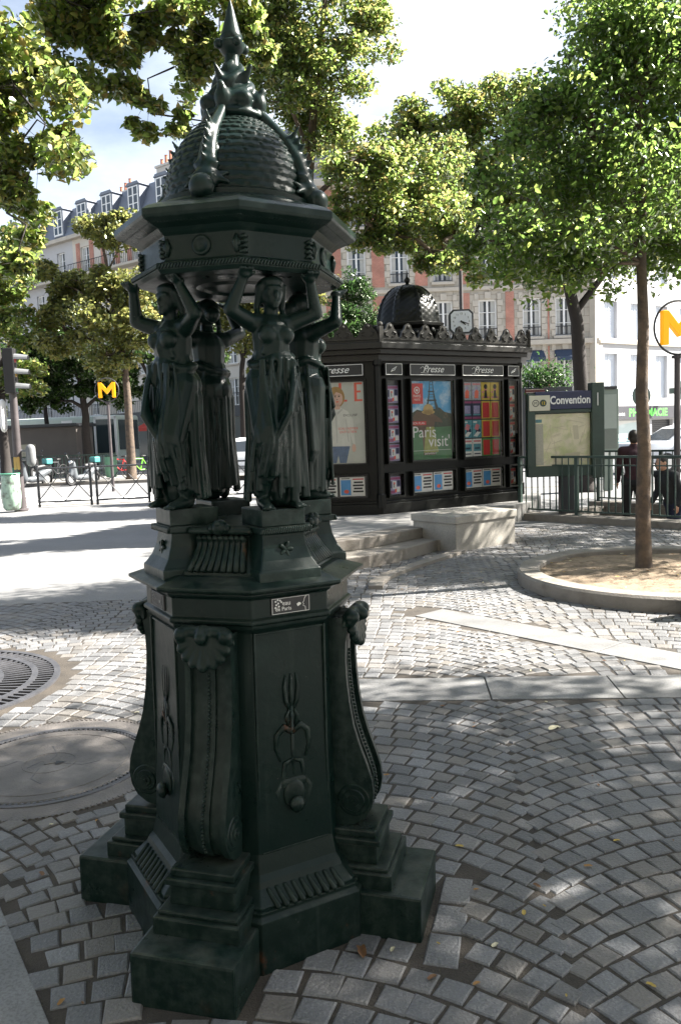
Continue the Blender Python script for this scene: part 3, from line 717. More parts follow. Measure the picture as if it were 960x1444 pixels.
# ---- caryatids
def caryatid(seed, mir=1):
    rn = random.Random(seed); b = MB()
    def cp(p0, p1, r0_, r1_): b.capsule((p0[0] * mir, p0[1], p0[2]), (p1[0] * mir, p1[1], p1[2]), r0_, r1_, 12)
    def sp(c, r): b.sph((c[0] * mir, c[1], c[2]), r, 14, 10)
    # torso
    cp((.006, 0, .355), (.0, .004, .425), .060, .050); cp((0, .004, .425), (0, 0, .50), .049, .055); cp((-.052, .002, .527), (.052, .002, .527), .028, .028)
    sp((.027, -.044, .492), (.026, .024, .026)); sp((-.027, -.044, .492), (.026, .024, .026)); sp((0, .03, .36), (.066, .05, .06))
    cp((0, -.002, .535), (0, -.010, .575), .022, .021)
    # head: skull, jaw, brow, nose, lips, chin
    sp((0, -.008, .612), (.033, .039, .042)); sp((0, -.022, .594), (.024, .026, .030)); sp((0, -.047, .602), (.006, .010, .012)); sp((0, -.043, .582), (.012, .008, .005)); sp((0, -.041, .571), (.010, .009, .008)); sp((0, -.040, .622), (.024, .008, .008))
    # hair, with knot and locks to the shoulders
    sp((0, .010, .622), (.039, .040, .038)); sp((0, .048, .604), (.026, .024, .026)); sp((0, -.020, .640), (.034, .026, .018))
    for s in (-1, 1):
        cp((s * .034, -.016, .628), (s * .038, .006, .575), .012, .009); cp((s * .036, .01, .575), (s * .044, -.012, .535), .009, .006)
    # arms raised, forearms upright, fingers under the beam
    for s in (-1, 1):
        e = (s * .128, -.030, .558); sh = (s * .064, 0, .532); ha = (s * .100, -.060, .640)
        cp(sh, e, .026, .021); cp(e, ha, .021, .014); sp((s * .098, -.062, .648), (.018, .022, .012))
        for f in range(4): cp((s * (.086 + f * .009), -.072, .650), (s * (.083 + f * .0105), -.090, .662), .0058, .0048)
        cp((s * .084, -.060, .646), (s * .070, -.072, .655), .0062, .005)
    # legs under the cloth: one straight, one knee forward
    cp((.030, 0, .36), (.036, .006, .03), .052, .034); cp((-.030, -.004, .36), (-.040, -.062, .205), .052, .042); cp((-.040, -.062, .205), (-.044, -.014, .045), .038, .022)
    for s, y in ((1, 0), (-1, -.022)):
        cp((s * .040, y + .012, .02), (s * .052, y - .045, .012), .020, .013); cp((s * .047, y - .05, .011), (s * .056, y - .064, .008), .012, .009); sp((s * .041, y + .02, .028), (.019, .022, .03))
        for t in range(4): cp((s * (.040 + .008 * t), y - .058, .008), (s * (.041 + .009 * t), y - .072 + .003 * t, .006), .006, .005)
    # gown: body of cloth and long falling folds
    cp((.012, .012, .34), (.016, .020, .05), .060, .054); cp((-.014, .0, .33), (-.016, .012, .10), .058, .042)
    n = 30
    for i in range(n):
        a = 2 * PI * i / n + rn.uniform(-.08, .08); ca, sa = math.cos(a), math.sin(a)
        front = max(0, -sa); kx = -.04 * mir; top = .435 + rn.uniform(-.01, .012)
        hem = rn.uniform(.018, .05) + (.055 * front if ca * mir < .4 else 0)
        rb = .077 + rn.uniform(-.012, .014)
        p0 = (.046 * ca, .044 * sa + .004, top); p1 = (.072 * ca, .064 * sa + .004, .33)
        bl = math.exp(-((ca + .5 * mir * 1) ** 2) * 3) * front
        p2 = (.070 * ca + kx * bl * .2, .070 * sa - .036 * bl + .004, .20); p3 = (rb * ca * .92, rb * sa * .86 + .010, hem)
        r0_ = rn.uniform(.0045, .0085)
        b.tube([p0, p1, p2, p3], [r0_, r0_ * 1.25, r0_ * 1.3, r0_ * 1.7], 8)
    # pleats over the thighs and the bent knee
    def yf(x, z): return -.060 - .050 * math.exp(-((x + .040) / .036) ** 2) * math.exp(-((z - .20) / .11) ** 2) + .35 * max(0, abs(x) - .05)
    for i in range(17):
        x = -.078 + i * .0098 + rn.uniform(-.003, .003); ph = rn.uniform(0, 6); zb = rn.choice([.03, .045, .06, .10]) + (.05 if x < -.01 else 0)
        pts = []; rs = []
        for q in range(8):
            t = q / 7; z = .425 + (zb - .425) * t; xx = x * (.72 + .38 * t) + .004 * math.sin(ph + t * 5); pts.append((xx * mir, yf(xx, z) + .004 + .003 * math.sin(ph * 2 + t * 4), z)); rs.append(.0035 + .0035 * t + .0012 * math.sin(ph + 3 * t))
        b.tube(pts, rs, 7)
    # rolled cloth round the hips, knot and hanging swag
    ring = []
    for i in range(20):
        a = 2 * PI * i / 20; ring.append((.060 * math.cos(a), .052 * math.sin(a) + .004, .425 + .014 * math.cos(a) * mir + .006 * math.sin(3 * a)))
    b.tube(ring, .012, 8, closed=True)
    for i in range(9):
        t = i / 8; x = (.055 - .105 * t) * mir
        b.tube([(.050 * mir, -.040, .43), (.02 * mir + x * .3, -.075 - .006 * i % 3, .37 - .012 * i), (x, -.080, .30 - .018 * i), (-.058 * mir, -.058 + .004 * i, .245 - .008 * i)], [.006, .008, .008, .005], 7)
    for i in range(4):
        x = .056 + .006 * i
        b.tube([(.05 * mir, -.01 + .012 * i, .43), (x * mir, .0 + .014 * i, .30), ((x + .008) * mir, .004 + .012 * i, .16), ((x - .002) * mir, .01 + .01 * i, .07 + .02 * i)], [.008, .011, .012, .006], 8)
    # bodice folds
    for i in range(9):
        x = -.044 + i * .011; b.tube([(x * .9, -.050 + abs(x) * .35, .438), (x * .75, -.062 + abs(x) * .4, .47), (x * .5 + .03 * mir * (i / 9 - .5), -.052, .515)], [.005, .0045, .003], 6)
    return blob_mesh(b, .0038, 'caryatid', M['iron'], 1)
ca1, ca2 = caryatid(3, 1), caryatid(8, -1)
for i in range(4):
    a = R_(45 + 90 * i); o = obj('caryatid', ca1 if i % 2 == 0 else ca2, FT)
    o.location = (math.sin(a) * .215 - (.024 if i == 2 else 0), -math.cos(a) * .215, 1.296); o.rotation_euler = (0, 0, a + R_([-4, 12, 0, 22][i]))
# ---- entablature
octo([(.205, 1.957), (.284, 1.957), (.294, 1.968), (.294, 1.985), (.272, 1.992), (.268, 1.996), (.268, 2.062), (.278, 2.07), (.288, 2.08), (.312, 2.088), (.334, 2.098), (.338, 2.106), (.338, 2.122), (.318, 2.136), (.285, 2.150), (.27, 2.155), (.15, 2.155)], 'entablature', 'iron_top', bevel=.0025)
b = MB()
b.lathe([(.11, 1.956), (.226, 1.956)], 24, caps=False); b.lathe([(.09, 1.97), (.11, 1.95), (.13, 1.956)], 24, caps=False); b.build('soffit', M['iron'], FT)
b = MB()
for i in range(8):
    a = R_(45 * i); b.T = Matrix.Rotation(a, 4, 'Z')
    for k in range(28):
        x = -.148 + k * .011; b.sph((x * .9, -.314, 2.094), (.004, .005, .006), 6, 4)
    for k in range(26):
        x = -.131 + k * .0105; b.capsule((x * .9, -.295, 1.973), (x * .9 + .004, -.295, 1.981), .004, .004, 6)
b.T = None; b.build('egg_moulding', M['iron'], FT, smooth='all')
b = MB()
b.lathe([(.028, 0), (.028, .006), (.020, .009), (.018, .005), (.001, .008)], 20, caps=False); b.v = [(x, -.267 - z, 2.03 + y) for x, y, z in b.v]
for s in (-1, 1):
    b.tube([(s * .104, -.269, 2.005), (s * .099, -.274, 2.03), (s * .104, -.269, 2.052)], [.006, .009, .006], 6); b.tube([(s * .10, -.269, 2.01), (s * .095, -.272, 2.03), (s * .104, -.269, 2.045)], [.004, .006, .004], 6)
    b.sph((s * .106, -.270, 2.03), (.01, .006, .012), 8, 6)
four('frieze_medallion', b.mesh('frieze_medallion', M['iron'], smooth='all'))
b = MB()
for s in (-1, 1):
    for k in range(4):
        b.tube([(s * .112, -.269, 2.005 + k * .013), (s * .098, -.275, 2.009 + k * .013), (s * .088, -.269, 2.004 + k * .014)], [.004, .007, .003], 6)
four('frieze_ornament', b.mesh('frieze_ornament', M['iron'], smooth='all'), 45)
# ---- dome with fish scales
dp = [(.268, 2.15), (.265, 2.162), (.250, 2.172), (.232, 2.178), (.234, 2.190), (.208, 2.20)]
b = MB(); b.lathe(dp, 48, caps=False); b.build('dome_ring', M['iron'], FT, smooth=35)
nu, nv = 192, 84; vs = []; fs = []
rows_, cols_ = 14, 36
for j in range(nv + 1):
    t = j / nv; ph = t * R_(78)
    r = .210 * math.cos(ph); z = 2.195 + .262 * math.sin(ph)
    for i in range(nu):
        a = 2 * PI * i / nu
        rw = t * rows_; k = math.floor(rw); fr = rw - k; u = (i / nu * cols_ + (k % 2) * .5) % 1 - .5
        edge = fr - (.5 - math.sqrt(max(0, .25 - u * u)))     # rounded lower rim
        d = .006 * (1 - max(0, min(1, edge))) if edge > 0 else -.001
        vs.append(((r + d) * math.cos(a), (r + d) * math.sin(a), z))
for j in range(nv):
    for i in range(nu):
        i2 = (i + 1) % nu; fs.append((j * nu + i, j * nu + i2, (j + 1) * nu + i2, (j + 1) * nu + i))
b = MB(); b.add(vs, fs); b.lathe([(.085, 2.45), (.02, 2.46)], 24, caps=False); b.build('dome', M['iron'], FT, smooth='all')
# dolphins riding down the four ribs of the dome, snout to the cornice
def dolphin():
    b = MB()
    b.tube([(0, -.225, 2.205), (0, -.212, 2.25), (0, -.196, 2.31), (0, -.158, 2.375), (0, -.108, 2.43), (0, -.078, 2.465)], [.034, .031, .025, .020, .017, .015], 12)
    b.sph((0, -.228, 2.213), (.037, .034, .036)); b.sph((0, -.246, 2.198), (.027, .026, .024)); b.sph((0, -.258, 2.206), (.018, .018, .010)); b.sph((0, -.254, 2.184), (.015, .016, .009))
    for s in (-1, 1):
        b.sph((s * .024, -.244, 2.222), .010, 10, 8)
        b.capsule((s * .028, -.222, 2.22), (s * .068, -.214, 2.205), .013, .005, 8); b.capsule((s * .028, -.216, 2.23), (s * .062, -.205, 2.235), .010, .004, 8)
        b.capsule((s * .022, -.185, 2.30), (s * .046, -.172, 2.325), .010, .004, 8)
    for k in range(6): b.capsule((0, -.214 + k * .010 - .018, 2.27 + k * .022), (0, -.214 + k * .009 - .034, 2.285 + k * .025), .010, .004, 8)
    b.sph((0, -.215, 2.258), (.041, .026, .017))
    return blob_mesh(b, .006, 'dolphin', M['iron'], 1)
four('dolphin', dolphin())
b = MB()
b.sph((0, -.252, 2.190), .036, 16, 12); b.lathe([(.036, -.006), (.036, .006)], 16, caps=True); b.v[-32:] = [(x, -.252 + z, 2.188 + y) for x, y, z in b.v[-32:]]
four('scroll_ball', b.mesh('scroll_ball', M['iron'], smooth='all'))
# ---- finial: leafy collar, entwined tails, crown and spire
b = MB(); b.lathe([(.084, 2.435), (.098, 2.446), (.094, 2.458), (.072, 2.468)], 24)
for i in range(8):
    a = 2 * PI * i / 8; ca, sa = math.cos(a), math.sin(a); big = i % 2 == 0
    b.sph((.078 * ca, .078 * sa, 2.485), (.028, .028, .036 if big else .026), 10, 8); b.capsule((.078 * ca, .078 * sa, 2.485), (.094 * ca, .094 * sa, 2.520 if big else 2.49), .017, .012, 8)
b.lathe([(.08, 2.45), (.065, 2.50), (.05, 2.55), (.03, 2.60)], 16)
for k in range(4):
    pts = []; rs = []
    for j in range(16):
        t = j / 15; a = k * PI / 2 + t * 3.6; r = .066 * (1 - t) ** .7 + .012
        pts.append((r * math.cos(a), r * math.sin(a), 2.475 + t * .14)); rs.append(.020 * (1 - t * .55))
    b.tube(pts, rs, 8)
    a = k * PI / 2 + 1.2; b.capsule((.05 * math.cos(a), .05 * math.sin(a), 2.555), (.074 * math.cos(a), .074 * math.sin(a), 2.588), .014, .006, 8)
fi = obj('finial', blob_mesh(b, .0055, 'finial', M['iron'], 1), FT)
b = MB(); b.lathe([(.030, 2.59), (.022, 2.61), (.021, 2.635), (.034, 2.648), (.040, 2.658), (.040, 2.668), (.032, 2.676), (.034, 2.682), (.033, 2.690)], 20)
for i in range(4):
    a = PI / 4 + i * PI / 2; b.sph((.042 * math.cos(a), .042 * math.sin(a), 2.662), .014, 10, 8)
b.build('crown_collar', M['iron'], FT, smooth=40)
b = MB(); b.lathe([(.030, 2.69), (.029, 2.697), (.020, 2.73), (.011, 2.765), (.001, 2.795)], 16); b.build('spire', M['iron'], FT, smooth=40)
# ------------------------------------------------------------------ news stand
KZ = .26
KV = [(-.66, 12.40), (.64, 12.295), (3.11, 13.9), (3.36, 15.1), (-.3, 15.25), (-1.05, 13.6)]
KC = Vector((1.12, 13.7, KZ))
KS = empty('news_kiosk', KC, 0, 'dark green news kiosk with scalloped cornice and small scaled dome', 'kiosk')
KO = tuple(KC)
def kb(mb, name, m, parent=KS, **k): return mb.build(name, m, parent, org=KO, **k)
def inset(poly, d):
    cx = sum(p[0] for p in poly) / len(poly); cy = sum(p[1] for p in poly) / len(poly); out = []
    n = len(poly)
    for i in range(n):
        p = Vector(poly[i]); a = (p - Vector(poly[i - 1])).normalized(); c = (Vector(poly[(i + 1) % n]) - p).normalized()
        na = Vector((-a.y, a.x)); nc = Vector((-c.y, c.x)); bis = (na + nc); bis /= max(.3, bis.dot(na))
        out.append(tuple(p + bis * d))
    return out
b = MB(); b.prism(inset(KV, .06), KZ + .12, KZ + 2.34); kb(b, 'wall', M['kiosk'])
b = MB(); b.prism(KV, KZ - .02, KZ + .16); b.prism(inset(KV, .02), KZ + .16, KZ + .2); kb(b, 'base', M['kiosk'], bevel=.008)
b = MB(); b.prism(inset(KV, -.02), KZ + 2.30, KZ + 2.40); b.prism(inset(KV, -.12), KZ + 2.40, KZ + 2.47); b.prism(inset(KV, -.2), KZ + 2.47, KZ + 2.56); b.prism(inset(KV, -.15), KZ + 2.56, KZ + 2.60); kb(b, 'cornice', mat('kiosk_cornice', (.011, .010, .008), .4, .3, 5, .1, 40, spec=.35), bevel=.008)
b = MB(); b.prism(inset(KV, .1), KZ + 2.58, KZ + 2.68); kb(b, 'roof', M['kiosk'])
for i in range(6):
    x, y = KV[i]; p = Vector((x, y)); b = MB(); q = Vector(inset(KV, .03)[i]); b.lathe([(.075, KZ + .1), (.075, KZ + .3), (.055, KZ + .32), (.055, KZ + 2.22), (.075, KZ + 2.25), (.075, KZ + 2.32)], 8, (q.x, q.y)); kb(b, 'corner_post', M['kiosk'])
# cresting of scallops round the cornice
b = MB(); out = inset(KV, -.14)
for i in range(6):
    a = Vector(out[i]); c = Vector(out[(i + 1) % 6]); L_ = (c - a).length; n = max(3, round(L_ / .34)); F = frame((a.x, a.y, KZ + 2.60), c - a); b.T = F
    for k in range(n):
        x = (k + .5) * L_ / n; w_ = L_ / n
        poly = [(x - w_ / 2, 0), (x + w_ / 2, 0), (x + w_ / 2, .03), (x + w_ * .42, .05), (x + w_ * .33, .13), (x + w_ * .22, .16), (x + w_ * .15, .22), (x, .25), (x - w_ * .15, .22), (x - w_ * .22, .16), (x - w_ * .33, .13), (x - w_ * .42, .05), (x - w_ / 2, .03)]
        b.xz(poly, -.02, .02)
        for s in (-1, 1): b.tube([(x + s * .03, -.024, .04), (x + s * .09, -.028, .06), (x + s * .10, -.026, .10), (x + s * .05, -.026, .12)], .011, 5)
        b.sph((x, -.02, .19), (.03, .02, .03), 8, 6)
    b.box((0, 0, .06), (.07, .07, .26)); b.sph((0, 0, .22), .04, 8, 6)
b.T = None; kb(b, 'cresting', mat('kiosk_cresting', (.018, .016, .012), .45, .3, 5, .1, 40, spec=.35))
# dome
DX, DY = 1.20, 13.35
b = MB(); b.lathe([(.60, KZ + 2.62), (.62, KZ + 2.66), (.54, KZ + 2.70), (.52, KZ + 2.83), (.60, KZ + 2.88), (.61, KZ + 2.92), (.52, KZ + 2.95)], 8, (DX, DY), off=.3)
for i in range(8):
    a = .3 + PI / 8 + i * PI / 4
    for s in (-1, 0, 1):
        x = DX + .525 * math.cos(a) - s * .12 * math.sin(a); y = DY + .525 * math.sin(a) + s * .12 * math.cos(a); b.sph((x, y, KZ + 2.76 + .03 * (s == 0)), (.05, .05, .06), 8, 6)
drum = kb(b, 'dome_drum', M['kiosk'], smooth=30)
nu, nv = 96, 40; vs = []; fs = []
for j in range(nv + 1):
    t = j / nv; ph = t * R_(86)
    for i in range(nu):
        a = 2 * PI * i / nu; u = (a - .3) / (PI / 4); fr = abs((u + .5) % 1 - .5)
        r = .50 * math.cos(ph) ** .88; z = KZ + 2.93 + .64 * math.sin(ph)
        rib = .026 if fr < .07 else 0
        sc = .012 * (abs(math.sin(i / nu * PI * 24 + (j // 2 % 2) * PI / 2)))
        vs.append((DX + (r + rib + sc) * math.cos(a), DY + (r + rib + sc) * math.sin(a), z))
for j in range(nv):
    for i in range(nu): i2 = (i + 1) % nu; fs.append((j * nu + i, j * nu + i2, (j + 1) * nu + i2, (j + 1) * nu + i))
b = MB(); b.add(vs, fs); dm = kb(b, 'dome', M['kiosk'], smooth=30)
b = MB(); b.lathe([(.07, KZ + 3.48), (.09, KZ + 3.52), (.05, KZ + 3.56), (.025, KZ + 3.60), (.05, KZ + 3.63), (.05, KZ + 3.66), (.015, KZ + 3.70), (.004, KZ + 3.82)], 12, (DX, DY)); kb(b, 'finial', M['kiosk'], smooth=40)
# faces
A = Vector((.64, 12.295)); B = Vector((3.11, 13.9)); Lf = (B - A).length
FR = frame((A.x, A.y, KZ), B - A); FL = frame((KV[0][0], KV[0][1], KZ), A - Vector(KV[0])); LL = (A - Vector(KV[0])).length
def presse(F, x0, x1, word=True):
    b = MB(F); z0, z1 = 2.09, 2.27; b.b2((x0, -.028, z0), (x1, .06, z1)); p = kb(b, 'sign_panel', M['black'])
    b = MB(F); y = -.031
    for q in (((x0 + .01, z0 + .01), (x1 - .01, z0 + .01)), ((x0 + .01, z1 - .01), (x1 - .01, z1 - .01)), ((x0 + .01, z0 + .01), (x0 + .01, z1 - .01)), ((x1 - .01, z0 + .01), (x1 - .01, z1 - .01))):
        b.cyl((q[0][0], y, q[0][1]), (q[1][0], y, q[1][1]), .005, n=5)
    xm = (x0 + x1) / 2
    if word: b.text('Presse', .15, (xm, y - .001, z0 + .052), F.to_3x3().inverted() @ (F.to_3x3() @ Vector((1, 0, 0))), shear=.45, ext=.001, wscale=1.05)
    if word: b.tube([(xm - .24, y, z0 + .045), (xm - .1, y, z0 + .035), (xm - .2, y, z0 + .14), (xm - .25, y, z0 + .11)], .004, 5)
    else: b.tube([(xm - .06, y, z0 + .05), (xm - .03, y, z0 + .09), (xm + .05, y, z0 + .13), (xm + .01, y, z0 + .08), (xm - .05, y, z0 + .06)], .006, 5)
    kb(b, 'lettering', M['paper'], p)
def casef(F, x0, x1, z0, z1, rails=True):
    b = MB(F); t = .025
    for lo, hi in (((x0 - t, -.03, z0 - t), (x1 + t, .06, z0)), ((x0 - t, -.03, z1), (x1 + t, .06, z1 + t)), ((x0 - t, -.03, z0), (x0, .06, z1)), ((x1, -.03, z0), (x1 + t, .06, z1))): b.b2(lo, hi)
    p = kb(b, 'case_frame', M['kiosk'], bevel=.004)
    b = MB(F); b.b2((x0, .052, z0), (x1, .058, z1)); kb(b, 'case_back', M['dgrey'], p)
    b = MB(F); b.add([(x0, -.012, z0), (x1, -.012, z0), (x1, -.012, z1), (x0, -.012, z1)], [(0, 1, 2, 3)]); kb(b, 'case_glass', M['clear'], p)
    return p
# right face: narrow rack, wide poster, cover wall, narrow rack
xs = {'n1': (.14, .40), 'poster': (.60, 1.45), 'covers': (1.66, 2.50), 'n2': (2.66, 2.86)}
UZ = (.78, 2.02); LZ = (.27, .60)
for kx in ('n1', 'poster', 'covers', 'n2'):
    x0, x1 = xs[kx]; presse(FR, x0 - .03, x1 + .03, kx in ('poster', 'covers')); casef(FR, x0, x1, *UZ); casef(FR, x0, x1, *LZ)
presse(FL, .22, 1.08); casef(FL, .22, 1.08, *UZ); casef(FL, .22, 1.08, *LZ)
def poster_root(F, name, label, x0, x1, z0, z1, ground, cat='poster'):
    o = F @ Vector(((x0 + x1) / 2, .04, z0)); r = empty(name, o, 0, label, cat)
    b = MB(F); b.b2((x0, .046, z0), (x1, .051, z1)); b.build('sheet', ground, r, org=tuple(o)); return r, tuple(o)
def flat(F, r, o, name, m, polys, y=.044, th=.001):
    b = MB(F)
    for p in polys: b.xz(p, y - th, y)
    return b.build(name, m, r, org=o)
def ell(cx, cz, rx, rz, n=20): return [(cx + rx * math.cos(2 * PI * i / n), cz + rz * math.sin(2 * PI * i / n)) for i in range(n)]
def rect(x0, z0, x1, z1): return [(x0, z0), (x1, z0), (x1, z1), (x0, z1)]
# magazine cover poster on the left face: woman in a white shirt and jeans
pb = mat('poster_backdrop', (.50, .52, .47), .5, .1, 3, col2=(.60, .60, .56), c2scale=2)
r, o = poster_root(FL, 'magazine_poster', 'large magazine cover poster of a blond woman in white shirt and jeans', .23, 1.07, .79, 2.01, pb)
flat(FL, r, o, 'backdrop_panel', mat('poster_wall', (.32, .27, .22), .6, .15, 4), [rect(.36, .86, .40, 1.98)], .0455)
flat(FL, r, o, 'masthead', M['redorange'], [rect(.46, 1.72, .50, 2.0), rect(.46, 1.72, .56, 1.75), rect(.24, 1.72, .28, 2.0), rect(.28, 1.97, .34, 2.0), rect(.28, 1.86, .33, 1.88), rect(.28, 1.72, .34, 1.75), rect(.70, 1.72, .74, 2.0), rect(.70, 1.72, .82, 1.75), rect(.93, 1.72, .97, 2.0), rect(.97, 1.97, 1.05, 2.0), rect(.97, 1.85, 1.03, 1.88), rect(.97, 1.72, 1.05, 1.75)], .0452)
flat(FL, r, o, 'shirt', mat('poster_white_shirt', (.66, .67, .62), .6, .12, 7), [[(.42, 1.35), (.36, 1.30), (.33, 1.12), (.40, 1.10), (.47, 1.27), (.48, 1.06), (.86, 1.05), (.84, 1.28), (.88, 1.10), (.92, 1.06), (.90, 1.45), (.82, 1.58), (.70, 1.64), (.58, 1.62), (.47, 1.52)]], .0447)
flat(FL, r, o, 'jeans', mat('poster_jeans', (.10, .16, .27), .6, .25, 14), [[(.50, 1.055), (.84, 1.05), (.78, .80), (.68, .80), (.66, .92), (.63, .80), (.55, .80)]], .0446)
flat(FL, r, o, 'blond_hair', mat('poster_hair', (.36, .21, .06), .6, .3, 20), [ell(.65, 1.79, .135, .16)], .0444)
flat(FL, r, o, 'face', mat('poster_skin', (.64, .42, .33), .6, .06, 9), [ell(.67, 1.77, .085, .115), rect(.63, 1.61, .71, 1.68), ell(.90, 1.02, .03, .06)], .0440)
flat(FL, r, o, 'hair_fringe', bpy.data.materials['poster_hair'], [[(.575, 1.72), (.57, 1.86), (.64, 1.92), (.74, 1.90), (.76, 1.80), (.735, 1.84), (.66, 1.87), (.60, 1.80), (.60, 1.68)]], .0434)
flat(FL, r, o, 'facial_features', M['hair'], [ell(.64, 1.80, .015, .008), ell(.70, 1.80, .015, .008), rect(.622, 1.818, .66, 1.825), rect(.682, 1.818, .72, 1.825), ell(.672, 1.755, .008, .006)], .0428)
flat(FL, r, o, 'lips', M['redorange'], [ell(.672, 1.722, .024, .009)], .0428)
flat(FL, r, o, 'shirt_folds', mat('poster_shirt_fold', (.52, .53, .49), .6, .1, 9), [[(.49, 1.48), (.52, 1.50), (.50, 1.10), (.485, 1.10)], [(.78, 1.46), (.80, 1.45), (.83, 1.12), (.815, 1.12)], [(.62, 1.60), (.66, 1.56), (.655, 1.10), (.645, 1.10)], [(.66, 1.56), (.74, 1.62), (.75, 1.60), (.67, 1.53)]], .0436)
b = MB(FL)
for i, (t, x, z, s) in enumerate([('EXCLUSIF', .86, 1.50, .05), ('ON A 20 ANS', .32, 1.04, .045), ('LA MODE', .30, .98, .035)]): b.text(t, s, (x, .0432, z), (1, 0, 0), ext=.0005)
b.build('black_lettering', M['black'], r, org=o)
b = MB(FL)
for i, (t, x, z, s) in enumerate([('SON PREMIER', .82, 1.30, .05), ('ENTRETIEN', .82, 1.25, .05), ('MODE', .30, 1.62, .055), ('HIVER', .30, 1.56, .055)]): b.text(t, s, (x, .0432, z), (1, 0, 0), ext=.0005)
b.build('red_lettering', M['redorange'], r, org=o)
# Paris visit poster
r, o = poster_root(FR, 'travel_poster', 'tall travel poster reading Paris visit with an iron tower under blue sky', .61, 1.44, .79, 2.01, mat('poster_sky', (.06, .33, .62), .5, .1, 2, col2=(.55, .68, .78), c2scale=2.6, c2lo=.5, c2hi=.65))
flat(FR, r, o, 'lawn', mat('poster_lawn', (.06, .18, .07), .6, .35, 5, col2=(.15, .28, .05), c2scale=4), [rect(.61, .79, 1.44, 1.36)], .0455)
flat(FR, r, o, 'trees', mat('poster_trees', (.035, .05, .03), .6, .4, 10, col2=(.13, .10, .05), c2scale=9), [[(.61, 1.28), (1.44, 1.30), (1.44, 1.50), (1.30, 1.53), (1.2, 1.60), (1.1, 1.58), (.95, 1.62), (.85, 1.55), (.75, 1.57), (.61, 1.50)]], .0451)
tw = [[(.90, 1.55), (.96, 1.56), (1.00, 1.78), (1.02, 2.0), (1.06, 2.0), (1.08, 1.78), (1.12, 1.56), (1.20, 1.55), (1.13, 1.70), (1.09, 1.86), (1.07, 2.008), (1.01, 2.008), (.99, 1.86), (.96, 1.70)], rect(.95, 1.70, 1.14, 1.725), rect(.975, 1.84, 1.10, 1.86)]
for z in (1.60, 1.65, 1.76, 1.80, 1.90, 1.95): tw.append(rect(.985 + (z - 1.6) * .05, z, 1.11 - (z - 1.6) * .08, z + .008))
flat(FR, r, o, 'tower', mat('poster_tower', (.03, .055, .06), .6, .2, 8), tw, .0447)
flat(FR, r, o, 'sitting_figure', mat('poster_coat', (.12, .07, .04), .6, .3, 10), [[(.70, 1.30), (.66, 1.45), (.74, 1.55), (.86, 1.52), (1.04, 1.52), (1.22, 1.42), (1.26, 1.36), (1.10, 1.38), (1.06, 1.22), (1.10, .86), (.86, .86), (.84, 1.22)]], .0442)
flat(FR, r, o, 'yellow_coat', mat('poster_dress', (.28, .30, .08), .6, .3, 10), [[(.92, 1.30), (1.08, 1.30), (1.16, .90), (.86, .90)]], .0437)
flat(FR, r, o, 'straw_hat', mat('poster_hat', (.52, .36, .14), .6, .2, 12), [ell(.97, 1.57, .10, .085), ell(.97, 1.53, .13, .035)], .0433)
flat(FR, r, o, 'red_badge', M['red'], [rect(.635, 1.66, .87, 1.975), rect(.62, 1.33, .92, 1.39)], .0431)
b = MB(FR)
b.lathe([(.04, 0), (.055, 0)], 20, caps=False); n = len(b.v)
b.v = [tuple(FR @ Vector((.752 + v.x, .0415, 1.87 + v.y))) for v in [FR.inverted() @ Vector(q) for q in b.v]]
b.sph((.752, .0415, 1.87), (.022, .001, .022), 10, 6)
b.text('PARIS', .06, (.752, .0415, 1.76), (1, 0, 0), ext=.0005); b.text('VISITE', .045, (.752, .0415, 1.71), (1, 0, 0), ext=.0005); b.text('BON PLAN', .05, (.77, .0415, 1.343), (1, 0, 0), ext=.0005)
b.text('Paris', .25, (.88, .0415, 1.14), (1, 0, 0), ext=.0005); b.text("visit'", .25, (1.18, .0415, .99), (1, 0, 0), ext=.0005)
b.text('parisvisite.fr', .05, (1.0, .0415, .87), (1, 0, 0), ext=.0005); b.b2((.64, .041, .93), (1.41, .042, .935))
b.build('white_lettering', M['paper'], r, org=o)
# magazines and newspapers in the cases
def magazine(F, x, z, w_, h, cover, accents, label, group=None, cat='magazine', name='magazine'):
    o = F @ Vector((x + w_ / 2, .04, z)); r = empty(name, o, 0, label, cat, group)
    b = MB(F); b.b2((x, .036, z), (x + w_, .046, z + h)); b.build('cover', cover, r, org=tuple(o))
    for nm, m, polys in accents:
        b = MB(F)
        for p in polys: b.xz([(x + a * w_, z + c * h) for a, c in p], .0345 - .0006 * len(nm) / 20, .0358)
        b.build(nm, m, r, org=tuple(o))
    return r
def tx(rows):                                        # rows of print as short bars
    out = []
    for z, x0, x1, h in rows: out.append(rect(x0, z, x1, z + h))
    return out
pgrey = mat('print_grey', (.34, .36, .40), .5, .5, 30); pteal = mat('print_teal', (.10, .30, .36), .5, .4, 25); ppink = mat('print_pink', (.6, .2, .22), .5, .3, 25); pyel = mat('print_yellow', (.62, .45, .06), .5, .15, 20); plilac = mat('print_lilac', (.30, .28, .45), .5, .4, 28); ptan = mat('print_tan', (.46, .36, .24), .5, .4, 28); pgreen = mat('print_green', (.10, .3, .08), .5, .4, 28)
cx0, cx1 = 1.67, 2.49; cw = (cx1 - cx0) / 4; ch = (2.01 - .79) / 4
GL = 'magazines in the kiosk cases'
